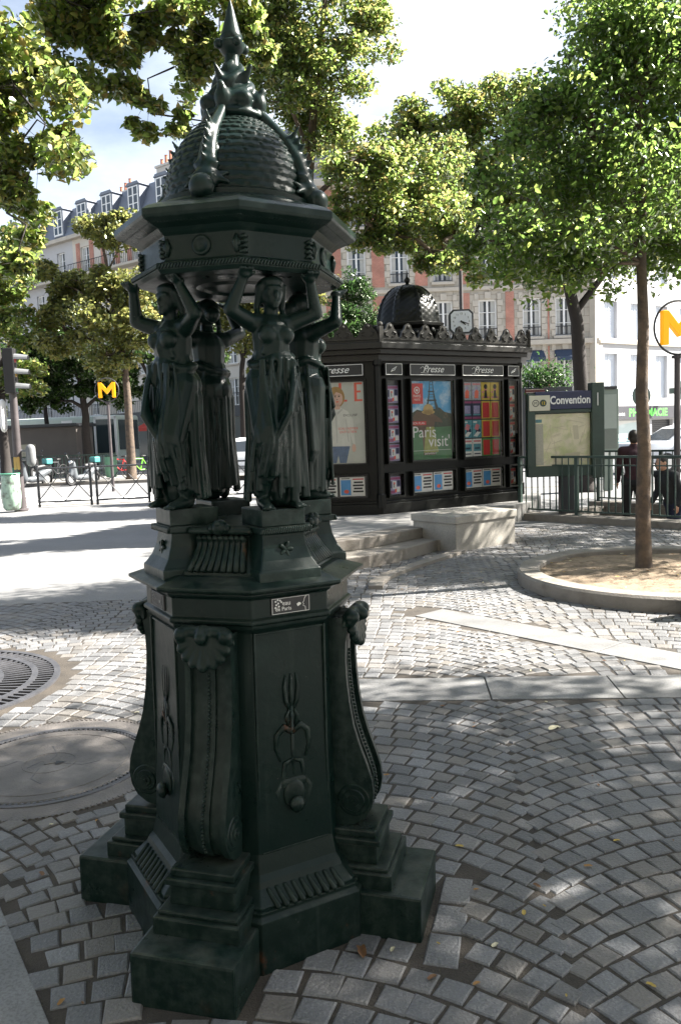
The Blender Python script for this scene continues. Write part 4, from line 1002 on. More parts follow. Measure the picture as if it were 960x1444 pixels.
for row in range(4):
    for c in range(4):
        x = cx0 + c * cw + .006; z = .795 + (3 - row) * ch; w_ = cw - .012; h = ch - .02
        if c >= 2 and row >= 1:
            mg = magazine(FR, x, z, w_, h, pyel if row < 3 else pgreen, [('red_plate', M['red'], [rect(.12, .05, .88, .92)]), ('print', M['paper'], [rect(.22, .74, .78, .82), ell(.5, .55, .09, .07)])], 'red travel guide with a coloured edge in the rows of red guides on the kiosk', 'red travel guides on the kiosk', 'guide book', 'guide_book')
        elif c >= 2:
            magazine(FR, x, z, w_, h, pyel, [('figure', M['hair'], [ell(.5, .76, .2, .14), [(.4, .55), (.6, .55), (.7, .1), (.3, .1)]]), ('print', ppink, [rect(.1, .1, .9, .2), rect(.1, .4, .3, .5), rect(.35, .5, .65, .7)])], 'yellow magazine with a dark haired figure in top row of the cover wall', 'yellow magazines with figures', 'magazine')
        else:
            cov = [pgrey, M['navy'], pteal, M['paper']][row]
            acc = [[('figure', M['redorange'], [[(.3, .1), (.7, .1), (.75, .5), (.5, .6), (.3, .45)]]), ('title', ppink, [rect(.08, .84, .92, .94)]), ('print', plilac, [ell(.5, .66, .17, .12), rect(.06, .25, .25, .6)])],
                   [('band', M['magenta'], [rect(0, 0, 1, .12), rect(0, .88, 1, 1)]), ('print', plilac, [rect(.15, .3, .85, .75)]), ('title', pteal, [rect(.1, .2, .9, .28)])],
                   [('figure', ppink, [[(.2, .5), (.6, .4), (.8, .7), (.4, .8)]]), ('print', M['paper'], [[(.1, .1), (.5, .05), (.9, .3), (.5, .35)], rect(.1, .85, .5, .93)]), ('car', M['navy'], [[(.3, .2), (.9, .35), (.85, .5), (.4, .45)]])],
                   [('photo', pteal, [rect(.08, .3, .92, .72)]), ('print', M['navy'], [rect(.15, .12, .85, .18), rect(.2, .42, .75, .52)]), ('title', ppink, [rect(.1, .82, .9, .92)])]][row]
            lab = ['grey magazine with coral figure in the top row of the cover wall', 'dark blue magazine with magenta bands in second row of the cover wall', 'teal car magazine in the third row of the cover wall', 'white magazine with a teal photo in bottom row of the cover wall'][row]
            magazine(FR, x, z, w_, h, cov, acc, lab, lab.split(' in ')[0] + 's on the cover wall', 'magazine')
for (kx, lab, grp) in (('n1', 'crowded front page magazine in the narrow rack at left of the travel poster', 'magazines of the narrow rack beside the travel poster'), ('n2', 'crowded front page magazine in the narrow rack by the railing', 'magazines of the narrow rack by the railing')):
    x0, x1 = xs[kx]
    for row, (z, h) in enumerate([(1.68, .26), (1.38, .26), (1.08, .26), (.80, .25), (.29, .27)]):
        magazine(FR, x0 + .02, z, x1 - x0 - .04, h, plilac if kx == 'n1' else ptan, [('title', M['magenta'] if kx == 'n1' else M['red'], [rect(.03, .82, .97, .97), rect(.03, .04, .5, .22)]), ('photo', M['paper'], [rect(.3, .3, .62, .75), rect(.66, .12, .95, .4)]), ('print', M['navy'], [rect(.05, .35, .25, .75), rect(.68, .45, .95, .78), rect(.36, .36, .48, .68)]), ('figure', M['redorange'], [rect(.5, .1, .64, .3), ell(.46, .62, .06, .07)])], lab, grp, 'magazine')
def newspaper(F, x, z, w_, h, lab, grp):
    half = .44
    magazine(F, x, z, w_, h, M['paper'], [('photo', M['sky_blue'], [rect(.04, .06, half, .86)]), ('orange_figure', M['redorange'], [ell(.26, .25, .10, .10)]), ('headline', M['black'], tx([(.68, .56, .92, .09), (.52, .52, .96, .09), (.36, .56, .9, .09), (.2, .52, .94, .09), (.91, .06, .4, .04)])), ('title', M['red'], tx([(.86, .52, .95, .06)]))], lab, grp, 'newspaper', 'newspaper')
for x0 in (.245, .665): newspaper(FL, x0, .29, .38, .29, 'newspaper with blue photo and bold headline under the woman poster', 'newspapers under the woman poster')
for x0 in (.615, 1.035): newspaper(FR, x0, .285, .40, .30, 'newspaper with blue photo and bold headline below the travel poster', 'newspapers below the travel poster')
for x0 in (1.67, 2.085): newspaper(FR, x0, .285, .40, .30, 'newspaper with blue photo and bold headline below the magazine covers', 'newspapers below the magazine covers')
# ------------------------------------------------------------------ clock on its post
cx, cy = at(651, 470, 15.6).xy; cz = at(648, 455, 15.6).z
CK = empty('street_clock', (cx, cy, 0), R_(-4), 'white faced square street clock with cut corners on a thin post', 'clock')
b = MB(); b.cyl((0, 0, 0), (0, 0, cz + .95), .045, .035, 10); b.build('post', M['brown_pole'], CK)
s = .225; q = .07; oc = [(-s + q, -s), (s - q, -s), (s, -s + q), (s, s - q), (s - q, s), (-s + q, s), (-s, s - q), (-s, -s + q)]
b = MB(); b.T = Matrix.Translation((-.02, 0, cz)); b.xz(oc, -.16, .10); cs = b.build('case', M['dgrey'], CK, bevel=.008)
b = MB(); b.T = Matrix.Translation((-.02, 0, cz)); k_ = .86; b.xz([(x * k_, z * k_) for x, z in oc], -.166, -.158); fc = b.build('dial', mat('clock_face', (.85, .86, .90), .4, .05, 5), CK)
b = MB(); b.T = Matrix.Translation((-.02, 0, cz))
for h in range(12):
    a = R_(30 * (h + 1)); b.text(str(h + 1), .05, (.145 * math.sin(a), -.168, .145 * math.cos(a) - .016), (1, 0, 0), ext=.001)
b.build('numerals', M['dgrey'], fc)
for nm, ang, ln, wd in (('hour_hand', 4.3 * 30, .10, .016), ('minute_hand', 18.3 * 6, .15, .011)):
    b = MB(); a = R_(ang); b.T = Matrix.Translation((-.02, -.172 if nm[0] == 'h' else -.177, cz)); dx, dz = math.sin(a), math.cos(a)
    b.xz([(-dx * .02 - dz * wd, -dz * .02 + dx * wd), (-dx * .02 + dz * wd, -dz * .02 - dx * wd), (dx * ln + dz * wd * .5, dz * ln - dx * wd * .5), (dx * ln - dz * wd * .5, dz * ln + dx * wd * .5)], -.002, .002); b.build(nm, M['black'], fc)
# ------------------------------------------------------------------ stone block by the steps
bx, bd, bl, bw = STEPBLK; F = frame((bx.x, bx.y, 0), bd)
b = MB(F); b.b2((.02, .02, -.02), (bl - .02, bw - .02, .345)); b.b2((0, 0, .345), (bl, bw, .44)); o_ = Vector((bx.x + .3, bx.y + .7, 0))
BK = b.build('stone_bench', M['granite'], None, bevel=.010, org=tuple(o_)); BK.location = o_; tag(BK, 'pale polished granite block beside the terrace steps', 'stone block')
# ------------------------------------------------------------------ metro map sign
SX = at(797, 600, 13.0); F = frame((SX.x, SX.y, 0), (1, .06)); o_ = (SX.x, SX.y, 0)
SG = empty('station_sign', o_, 0, 'green framed station sign reading Convention above a street map', 'sign')
def sb(mb, name, m, parent=SG, **k): return mb.build(name, m, parent, org=o_, **k)
b = MB(F); b.b2((-.62, -.05, .70), (.56, .09, .86)); b.b2((-.62, -.05, .86), (-.50, .09, 2.02)); b.b2((.42, -.05, .86), (.56, .09, 1.76)); b.b2((-.50, -.05, 1.70), (.42, .09, 1.76)); b.b2((.40, -.08, .66), (.60, .12, 2.16)); b.b2((-.5, .03, .86), (.42, .09, 1.70)); sb(b, 'frame', M['green'], bevel=.01)
b = MB(F); b.b2((-.10, -.03, 0), (.12, .10, .70)); b.b2((-.16, -.06, 0), (.18, .13, .05)); sb(b, 'post', M['dgrey'], bevel=.008)
b = MB(F); b.b2((.485, -.084, 1.80), (.50, -.079, 2.0)); sb(b, 'handle', M['paper'])
b = MB(F); b.b2((-.50, -.065, 1.76), (.40, .07, 2.04)); nb = sb(b, 'name_board', M['navy'], bevel=.006)
b = MB(F); b.text('Convention', .175, (.055, -.067, 1.845), (1, 0, 0), ext=.0015, wscale=.78, bold=.004); sb(b, 'lettering', M['paper'], nb)
b = MB(F); b.b2((-.60, -.07, 1.745), (-.27, .06, 1.985)); lp = sb(b, 'line_plate', mat('cream_plate', (.52, .50, .40), .5, .05, 4), bevel=.005)
def ringv(F, x, z, r, wd, y):
    b = MB(F); n = 24; vs = [];
    for i in range(n):
        a = 2 * PI * i / n
        for rr in (r, r - wd): vs.append((x + rr * math.cos(a), y, z + rr * math.sin(a)))
    b.add(vs, [(2 * i, 2 * ((i + 1) % n), 2 * ((i + 1) % n) + 1, 2 * i + 1) for i in range(n)]); return b
b = ringv(F, -.50, 1.865, .055, .012, -.072); b.text('M', .07, (-.50, -.072, 1.84), (1, 0, 0), ext=.001); sb(b, 'metro_emblem', M['dgrey'], lp)
b = MB(F); b.xz(ell(-.38, 1.865, .055, .055), -.072, -.069); em = sb(b, 'line_disc', M['green'], lp)
b = MB(F); b.text('12', .065, (-.38, -.074, 1.843), (1, 0, 0), ext=.001); sb(b, 'line_number', M['yellow'], em)
b = MB(F); b.b2((-.64, -.03, 2.03), (-.34, .03, 2.09)); hd = sb(b, 'small_plate', mat('maroon_plate', (.10, .02, .02), .5, .1, 4)); b = MB(F); b.b2((-.635, -.034, 2.036), (-.345, -.031, 2.042)); b.b2((-.635, -.034, 2.078), (-.345, -.031, 2.084)); sb(b, 'trim', M['cream'], hd)
mm = mat('map_paper', (.90, .85, .66), .45, .12, 6, col2=(.66, .70, .38), c2scale=3.2, c2lo=.45, c2hi=.6)
b = MB(F); b.b2((-.49, .018, .87), (.41, .028, 1.69)); mpb = sb(b, 'map_sheet', mm)
b = MB(F)
rn = random.Random(4)
for i in range(26):
    x0 = rn.uniform(-.34, .36); z0 = rn.uniform(.92, 1.64); a = rn.choice([.15, .3, -.2, 1.3, 1.7, .9]); l = rn.uniform(.1, .35)
    p0 = (max(-.36, min(.40, x0 - math.cos(a) * l / 2)), .016, max(.89, min(1.67, z0 - math.sin(a) * l / 2))); p1 = (max(-.36, min(.40, x0 + math.cos(a) * l / 2)), .016, max(.89, min(1.67, z0 + math.sin(a) * l / 2))); b.cyl(p0, p1, .004, n=5)
b.xz([(-.02, 1.0), (.22, .96), (.24, 1.08), (-.01, 1.06)], .014, .017); b.xz([(.12, 1.5), (.2, 1.5), (.22, 1.28), (.14, 1.28)], .014, .017)
sb(b, 'map_streets', mat('map_white', (.72, .68, .52), .5, .05, 5), mpb)
b = MB(F); b.xz(rect(-.48, 1.56, -.38, 1.61), .014, .017); sb(b, 'map_title', pteal, mpb)
b = MB(F); b.xz(rect(-.48, .89, -.36, 1.54), .015, .0175); sb(b, 'map_index', mat('map_index', (.50, .50, .44), .5, .15, 40), mpb)
b = MB(F); b.add([(-.5, -.03, .86), (.42, -.03, .86), (.42, -.03, 1.70), (-.5, -.03, 1.70)], [(0, 1, 2, 3)]); sb(b, 'map_glass', M['clear'])
# pale grey advertising panel behind
p = at(856, 600, 18.5); o_ = (p.x, p.y, 0); AD = empty('advertising_panel', o_, R_(-4), 'pale grey green advertising panel standing behind the station sign', 'advertising panel')
b = MB(); b.b2((-.20, -.12, .75), (.22, .12, 2.28)); b.b2((-.1, -.08, 0), (.1, .08, .75)); b.build('case', mat('panel_paint', (.20, .24, .21), .5, .1, 4), AD, bevel=.02)
b = MB(); b.b2((-.24, -.15, 2.28), (.18, .15, 2.34)); b.build('cap', M['dgrey'], AD, bevel=.01)
b = MB(); b.b2((-.14, -.128, 1.40), (.17, -.119, 2.16)); b.build('upper_sheet', mat('panel_face', (.30, .34, .31), .4, .06, 4), AD)
b = MB(); b.b2((-.14, -.128, .95), (.17, -.119, 1.38)); b.build('lower_grille', mat('panel_grille', (.15, .17, .15), .5, .1, 30), AD)
b = MB(); b.b2((-.13, -.128, .79), (-.02, -.119, .90)); b.b2((.04, -.128, .79), (.16, -.119, .90)); b.build('label_plates', M['paper'], AD)
# ------------------------------------------------------------------ railings round the stairs
def railing(a, bb, label, h=.92):
    d = (bb - a); Lr = d.length; F = frame((a.x, a.y, .09), d); o_ = (a.x, a.y, .09)
    r = empty('stair_railing', o_, 0, label, 'railing'); k = lambda mb, n, m=M['green'], par=r, **q: mb.build(n, m, par, org=o_, **q)
    b = MB(F); b.box((Lr / 2, 0, h), (Lr, .055, .035)); k(b, 'top_rail', bevel=.006)
    b = MB(F); b.box((Lr / 2, 0, h - .13), (Lr, .03, .02)); k(b, 'middle_rail')
    b = MB(F); b.box((Lr / 2, 0, .07), (Lr, .03, .025)); k(b, 'bottom_rail')
    n = int(Lr / 1.25) + 1
    for i in range(n + 1):
        x = Lr * i / n; b = MB(F); b.b2((x - .028, -.028, 0), (x + .028, .028, h)); b.b2((x - .06, -.05, 0), (x + .06, .05, .02)); k(b, 'post', bevel=.004)
    m = int(Lr / .115)
    for i in range(1, m):
        x = Lr * i / m; b = MB(F); b.box((x, 0, .07 + (h - .2) / 2), (.018, .014, h - .2)); b.box((x, 0, h - .065), (.014, .012, .13)); k(b, 'baluster')
    return r
railing(RAIL_A - RD * .05, RAIL_B + RD * .3, 'near dark green stair railing running from the kiosk to the right edge')
railing(RAIL_A + RN * RAILBACK, RAIL_B + RN * RAILBACK + RD * .9, 'far dark green stair railing behind the two people on the stairs')
# ------------------------------------------------------------------ M signs
def msign(px, py, Y, ring_r, zbase, label, rz=0, pole_r=.05):
    c = at(px, py, Y); r = empty('metro_sign', (c.x, c.y, zbase), rz, label, 'metro sign'); zc = c.z - zbase
    b = MB(); b.cyl((0, .03, 0), (0, .03, zc - ring_r), pole_r, pole_r * .9, 12); b.lathe([(pole_r * 1.7, zc - ring_r - .04), (pole_r * 1.7, zc - ring_r)], 12, (0, .03)); b.build('pole', M['brown_pole'], r)
    b = MB(); 
    for rr in (ring_r * .97,): b.tube([(rr * math.cos(2 * PI * i / 40), 0, zc + rr * math.sin(2 * PI * i / 40)) for i in range(40)], .018, 6, closed=True)
    b.build('ring', M['dgrey'], r, smooth='all')
    w_ = ring_r * .68; h = ring_r * .62; t = ring_r * .24
    b = MB(); b.T = Matrix.Translation((0, 0, zc))
    b.xz([(-w_, -h), (-w_ + t, -h), (-w_ + t * 1.0, h * .28), (0, -h * .55), (w_ - t, h * .28), (w_ - t, -h), (w_, -h), (w_, h), (w_ - t * .95, h), (0, h * .12), (-w_ + t * .95, h), (-w_, h)], -.05, .05)
    b.build('letter', M['orange'], r, bevel=.01)
    return r
msign(956, 462, 12.7, .42, -.01, 'yellow letter M in a dark ring on the pole beside the right tree', R_(10))
msign(151, 550, 27.0, .40, 0 - .12, 'small yellow letter M sign on its pole across the street', 0)
# ------------------------------------------------------------------ street fence of crossed panels
fa = gr(140, 713); 
FENCE = [(-7.3, 19.75), (-5.93, 19.88), (-4.55, 20.0), (-3.17, 20.1), (-1.79, 20.18), (-.41, 20.24), (.97, 20.28)]
labs = ['leftmost crossed bar street barrier, next to the traffic light', 'second crossed bar street barrier from the traffic light', 'crossed bar street barrier seen left of the leftmost caryatid', 'crossed bar street barrier seen between the caryatids', 'crossed bar street barrier mostly behind the right caryatid', 'last crossed bar street barrier reaching behind the kiosk']
for i in range(6):
    a = Vector(FENCE[i]); c = Vector(FENCE[i + 1]); d = c - a; Lr = d.length - .10; F = frame((a.x, a.y, 0), d); o_ = (a.x, a.y, 0)
    r = empty('street_barrier', o_, 0, labs[i], 'barrier', 'crossed bar barriers along the street')
    for x in (.02, Lr - .02):
        b = MB(F); b.cyl((x, 0, 0), (x, 0, .98), .032, .032, 8); b.sph((x, 0, .99), .036, 8, 6); b.build('post', M['dgrey'], r, org=o_)
    b = MB(F); b.cyl((0, 0, .93), (Lr, 0, .93), .021, n=8); b.build('top_rail', M['dgrey'], r, org=o_)
    b = MB(F); b.cyl((0, 0, .12), (Lr, 0, .12), .021, n=8); b.build('bottom_rail', M['dgrey'], r, org=o_)
    b = MB(F); m_ = Lr / 2
    for p0, p1 in (((0, .90), (m_, .14)), ((m_, .90), (0, .14)), ((m_, .90), (Lr, .14)), ((Lr, .90), (m_, .14))): b.cyl((p0[0], .0, p0[1]), (p1[0], .006, p1[1]), .011, n=6)
    b.build('crossed_bars', M['dgrey'], r, org=o_)
# ------------------------------------------------------------------ traffic light
c = gr(31, 720); TL = empty('traffic_light', (c.x, c.y, 0), R_(4), 'brown pole traffic light seen from the side with pale visors', 'traffic light')
b = MB(); b.cyl((0, 0, 0), (0, 0, 2.72), .105, .085, 12); b.lathe([(.16, 0), (.16, .03), (.12, .05), (.12, .3)], 12); b.build('pole', M['brown_pole'], TL, smooth=40)
b = MB(); b.b2((-.14, -.13, 2.70), (.10, .13, 3.72)); b.build('housing', M['black'], TL, bevel=.02)
for k in range(3):
    z = 3.52 - k * .33; vs = []; b = MB(); n = 9
    for i in range(n):
        a = PI * i / (n - 1)
        vs += [(.10, .11 * math.cos(a), z - .05 + .13 * math.sin(a)), (.40, .09 * math.cos(a), z - .06 + .10 * math.sin(a))]
    b.add(vs, [(2 * i, 2 * i + 1, 2 * i + 3, 2 * i + 2) for i in range(n - 1)]); b.build('visor', M['mgrey'], TL)
    b = MB(); b.sph((.10, 0, z - .04), (.02, .09, .09), 10, 8); b.build('lens', mat('lens_%d' % k, [(.3, .02, .02), (.3, .18, .02), (.02, .2, .06)][k], .2, 0), TL)
b = MB(); b.b2((-.20, -.36, 1.95), (-.14, .02, 2.62)); b.box((-.17, -.17, 2.28), (.07, .5, .7)); bb_ = MB(); bb_.capsule((-.27, -.02, 1.95), (-.27, -.02, 2.45), .13, .13, 14); sp_ = bb_.build('side_shield', M['paper'], TL, smooth='all'); sp_.scale = (.55, 1, 1); sp_.location = (-.10, 0, 0)
bb_ = MB(); bb_.capsule((.30, 0, 1.12), (.30, 0, 1.42), .11, .11, 14); bb_.cyl((.05, 0, 1.38), (.28, 0, 1.38), .03); bb_.cyl((.05, 0, 1.18), (.28, 0, 1.18), .03); bb_.build('pedestrian_box', M['mgrey'], TL, smooth=50)
# bin bag on its ring
c = gr(16, 722); BB = empty('bin_bag', (c.x, c.y + .1, 0), 0, 'translucent green bin bag hanging from a hoop by the traffic light', 'bin')
b = MB(); b.lathe([(.14, .03), (.19, .10), (.215, .35), (.21, .6), (.195, .78), (.2, .86)], 20); 
b.v = [(x * (1 + .07 * math.sin(9 * math.atan2(y, x) + z * 5)), y * (1 + .07 * math.cos(7 * math.atan2(y, x) + z * 8)), z) for x, y, z in b.v]; b.build('bag', mat('bag_plastic', (.30, .42, .34), .3, .3, 8, col2=(.12, .14, .12), c2scale=5, c2lo=.5, c2hi=.62), BB, smooth='all')
b = MB(); b.tube([(.205 * math.cos(2 * PI * i / 24), .205 * math.sin(2 * PI * i / 24), .87) for i in range(24)], .016, 6, closed=True); b.cyl((.0, .22, 0), (0, .22, 1.0), .02); b.build('hoop', mat('bin_green', (.10, .30, .2), .5, .1, 5), BB, smooth='all')
b = MB(); b.b2((.06, .1, .95), (.2, .2, 1.25)); b.build('yellow_lid', mat('ochre', (.45, .28, .08), .5, .1, 5), BB, bevel=.02)
# ------------------------------------------------------------------ buildings
def wall_open(mb, W0, W1, z0, z1, ops, depth=.25, m=0):
    """front face at y=0 with real openings (x0,x1,za,zb) and their reveals"""
    xs = sorted({W0, W1, *[v for o in ops for v in o[:2]]}); zs = sorted({z0, z1, *[v for o in ops for v in o[2:4]]})
    for i in range(len(xs) - 1):
        for j in range(len(zs) - 1):
            xc, zc = (xs[i] + xs[i + 1]) / 2, (zs[j] + zs[j + 1]) / 2
            if any(o[0] < xc < o[1] and o[2] < zc < o[3] for o in ops): continue
            mb.add([(xs[i], 0, zs[j]), (xs[i + 1], 0, zs[j]), (xs[i + 1], 0, zs[j + 1]), (xs[i], 0, zs[j + 1])], [(0, 1, 2, 3)], m)
    for a, c, d, e in [o[:4] for o in ops]:
        mb.add([(a, 0, d), (a, depth, d), (c, depth, d), (c, 0, d)], [(0, 3, 2, 1)], m); mb.add([(a, 0, e), (a, depth, e), (c, depth, e), (c, 0, e)], [(0, 1, 2, 3)], m)
        mb.add([(a, 0, d), (a, 0, e), (a, depth, e), (a, depth, d)], [(0, 1, 2, 3)], m); mb.add([(c, 0, d), (c, 0, e), (c, depth, e), (c, depth, d)], [(0, 3, 2, 1)], m)
def win_parts(w_, h, kind='window', rail=True):
    """frame, pane, sill and low rail meshes of one tall french window, origin at the middle of its sill"""
    f = MB(); t = .085; y0, y1 = .14, .20
    for s in (-1, 1): f.b2((s * w_ / 2 - t * (s > 0), y0, 0), (s * w_ / 2 + t * (s < 0), y1, h))
    f.b2((-w_ / 2, y0, 0), (w_ / 2, y1, .08)); f.b2((-w_ / 2, y0, h - t), (w_ / 2, y1, h)); f.b2((-.05, y0 - .01, 0), (.05, y1, h))
    for k in (1, 2): f.b2((-w_ / 2, y0 + .01, h * k / 3), (w_ / 2, y1, h * k / 3 + .03))
    p = MB(); p.b2((-w_ / 2, .21, 0), (w_ / 2, .23, h))
    for s in (-1, 1): p.b2((s * w_ * .31 - w_ * .12, .203, .05), (s * w_ * .31 + w_ * .12, .208, h - .05), 1)
    si = MB(); si.b2((-w_ / 2 - .12, -.12, -.13), (w_ / 2 + .12, .14, -.003))
    r = MB()
    if rail:
        r.b2((-w_ / 2, .03, .48), (w_ / 2, .06, .52)); r.b2((-w_ / 2, .03, .06), (w_ / 2, .06, .09))
        n = int(w_ / .14)
        for i in range(n + 1): x = -w_ / 2 + w_ * i / n; r.b2((x - .01, .035, .06), (x + .01, .055, .5))
    return (f.mesh('window', M['white']), p.mesh('pane', [M['pane'], M['curtain']]), si.mesh('sill', M['stone_plain']), r.mesh('rail', M['black']) if rail else None)
M['curtain'] = mat('net_curtain', (.45, .45, .43), .9, .1, 3)
def put_window(parts, root, x, z):
    f = obj('window', parts[0], root, (x, 0, z)); obj('pane', parts[1], f); obj('sill', parts[2], f)
    if parts[3]: obj('rail', parts[3], f)
    return f
# --- brick and stone block across the square, facing us
BY = 43.0; bx0 = at(425, 600, BY).x; bx1 = at(843, 600, BY).x
BR = empty('brick_apartment_building', (bx0, BY, 0), 0, 'red brick and pale stone apartment building with tall white windows', 'building')
Wd = bx1 - bx0
wins = []
fl = [(.6, 2.6, 0), (3.15, 5.45, 1), (6.15, 8.15, 2), (9.1, 11.1, 3), (12.0, 13.6, 4)]
wx = [at(px, 480, BY).x - bx0 for px in (440, 506, 566, 626, 688, 750, 796)]
for xx in wx:
    for (za, zb, k) in fl: wins.append((xx - .48, xx + .48, za, zb))
b = MB(); wall_open(b, 0, Wd, 0, 14.2, wins); b.b2((0, .3, 0), (Wd, 9, 14.15)); b.build('wall', M['stone'], BR)
# brick strips and brick fields between the windows, with stone surrounds left showing
b = MB()
for i in range(len(wx) - 1):
    a, c = wx[i] + .78, wx[i + 1] - .78; w_ = c - a
    for (z0, z1) in ((2.95, 5.65), (6.0, 8.5), (8.95, 11.4), (11.85, 13.9)):
        if px_wide := (i < 3): b.b2((a, -.025, z0), (c, .02, z1))
        else:
            if w_ > 1.1:
                m_ = (a + c) / 2; b.b2((m_ - .62, -.025, z0), (m_ - .14, .02, z1)); b.b2((m_ + .18, -.025, z0), (m_ + .62, .02, z1))
            else: b.b2((a + w_ * .2, -.025, z0), (c - w_ * .2, .02, z1))
b.build('brick_panels', M['brick'], BR)
b = MB()
for z, h, d in ((2.72, .22, .12), (5.72, .26, .22), (8.62, .2, .1), (11.5, .2, .1), (14.0, .35, .45)): b.b2((-.05, -d, z), (Wd + .02, .02, z + h))
b.build('string_courses', M['stone_plain'], BR, bevel=.03)
b = MB()
for xx in wx:
    for (za, zb, k) in fl[1:]:
        n = 7
        for q in range(n):
            z = za + (zb - za + .3) * q / n; ww = .30 if q % 2 else .20
            for s in (-1, 1): b.b2((xx + s * (.49 + ww / 2) - ww / 2, -.045, z + .01), (xx + s * (.49 + ww / 2) + ww / 2, .02, z + (zb - za + .3) / n - .01))
        b.b2((xx - .16, -.07, zb + .02), (xx + .16, .02, zb + .36))
b.build('quoins', M['stone_plain'], BR, bevel=.015)
wp = {}
for xx in wx:
    for (za, zb, k) in fl:
        h = round(zb - za, 2)
        if h not in wp: wp[h] = win_parts(.96, h)
        put_window(wp[h], BR, xx, za)
blue_awn = mat('blue_awning', (.03, .05, .09), .8, .1, 8)
for xx in wx[4:]:
    b = MB(); b.add([(xx - .56, -.02, 5.45), (xx + .56, -.02, 5.45), (xx + .56, -.55, 5.05), (xx - .56, -.55, 5.05), (xx - .56, -.55, 4.85), (xx + .56, -.55, 4.85)], [(0, 3, 2, 1), (3, 4, 5, 2)])
    b.add([(xx - .56, -.02, 5.45), (xx - .56, -.55, 5.05), (xx - .56, -.02, 5.05)], [(0, 1, 2)]); b.build('awning', blue_awn, BR)
b = MB(); 
for i in range(7): b.b2((wx[5] - .44 + i * .13, .1, 3.2), (wx[5] - .36 + i * .13, .13, 4.9))
b.build('shutter', M['shutter'], BR)
b = MB(); b.xz([(0, 14.36), (Wd, 14.36), (Wd, 15.2), (0, 15.2)], .9, 9); b.build('roof', M['zinc'], BR)
# --- white building with the chemist's
ph0 = Vector((bx1 + .03, BY - .05, -1.3)); PHD = Vector((1, .70, 0)).normalized(); prz = math.atan2(PHD.y, PHD.x)
PH = empty('white_corner_building', ph0, prz, 'plain white rendered building with shuttered windows above a chemist shop', 'building')
ops = []
for k in range(6):
    for j, z in enumerate((4.15, 7.3, 10.4, 13.4)): ops.append((1.0 + k * 2.25 - .55, 1.0 + k * 2.25 + .55, z, z + (2.35 if j == 0 else 1.9)))
gops = [(.7, 4.1, .3, 2.95), (4.6, 6.6, .0, 2.95), (7.0, 11, .3, 2.95)]
b = MB(); wall_open(b, 0, 15, 0, 16.5, ops + gops, .3); b.b2((0, .4, 0), (15, 9, 16.4)); b.build('wall', M['render_white'], PH)
b = MB(); b.b2((0, -.12, 7.0), (15, .0, 7.18)); b.b2((0, -.35, 16.3), (15, .02, 16.7)); b.b2((-.35, -.06, 0), (.25, .3, 16.5)); b.build('cornice', M['stone_plain'], PH, bevel=.02)
for (a, c, z0, z1) in ops:
    f = MB(); f.b2((a, .18, z0), (c, .22, z1)); s_ = f.build('shutter', M['shutter'], PH)
    f = MB(); 
    for q in range(1, 14): z = z0 + (z1 - z0) * q / 14; f.b2((a + .05, .165, z - .01), (c - .05, .185, z + .01))
    f.b2(((a + c) / 2 - .02, .15, z0), ((a + c) / 2 + .02, .19, z1)); f.build('slats', M['shutter'], s_)
b = MB(); b.b2((.35, -.16, 3.02), (15, -.005, 3.72)); fs_ = b.build('fascia', mat('fascia', (.05, .05, .06), .5, .1, 4), PH)
grn = mat('sign_green', (.10, .55, .08), .5, .05, 4, emis=((.12, .6, .08), .25))
b = MB(); b.text('PHARMACIE', .58, (2.3, -.164, 3.17), (1, 0, 0), align='LEFT', ext=.003, bold=.012, wscale=1.12); b.build('lettering', grn, fs_)
b = MB(); b.text('GRANDE', .2, (1.55, -.164, 3.22), (1, 0, 0), ext=.003, bold=.005); b.text('MODERNE', .23, (7.9, -.164, 3.22), (1, 0, 0), ext=.003, bold=.005); b.build('small_lettering', M['paper'], fs_)
b = MB(); b.b2((.7, .22, .3), (4.1, .26, 2.95)); b.b2((7.0, .22, .3), (11, .26, 2.95)); sw = b.build('shop_window', mat('frosted_window', (.52, .62, .62), .35, .06, 1.2, col2=(.66, .74, .74), c2scale=.9), PH)
b = MB(); b.xz([(.72, 2.0), (1.3, 2.5), (2.2, 2.75), (3.2, 2.85), (4.08, 2.88), (4.08, 2.94), (.72, 2.94)], .205, .215); b.build('pale_swoosh', M['paper'], sw)
b = MB()
for i, l in enumerate((1.6, 1.9, 1.3, 1.8, 1.5)): b.b2((1.5, .21, 1.95 - i * .19), (1.5 + l, .216, 2.0 - i * .19))
b.build('window_lettering', pteal, sw)
b = MB(); b.b2((.95, .19, 1.55), (1.12, .215, 2.15)); b.b2((.75, .19, 1.76), (1.32, .214, 1.94)); b.build('green_cross', M['green'], sw)
b = MB()
for i in range(26): b.b2((4.6, .2 + .012 * (i % 2), .02 + i * .113), (6.6, .24, .12 + i * .113))
b.build('roller_shutter', M['dgrey'], PH)
c = ph0 + PHD * 5.6; n_ = Vector((PHD.y, -PHD.x, 0)); q = c + n_ * .95
CR = empty('chemist_cross', (q.x, q.y, 3.2), prz + R_(90), 'dark green chemist cross hanging above the fascia at right', 'sign')
b = MB(); b.b2((-.16, -.08, -.5), (.16, .08, .5)); b.b2((-.5, -.079, -.16), (.5, .079, .16)); b.build('cross', M['green'], CR, bevel=.01)
b = MB(); b.b2((-1.0, -.03, -.03), (-.4, .03, .03)); b.build('bracket', M['dgrey'], CR)
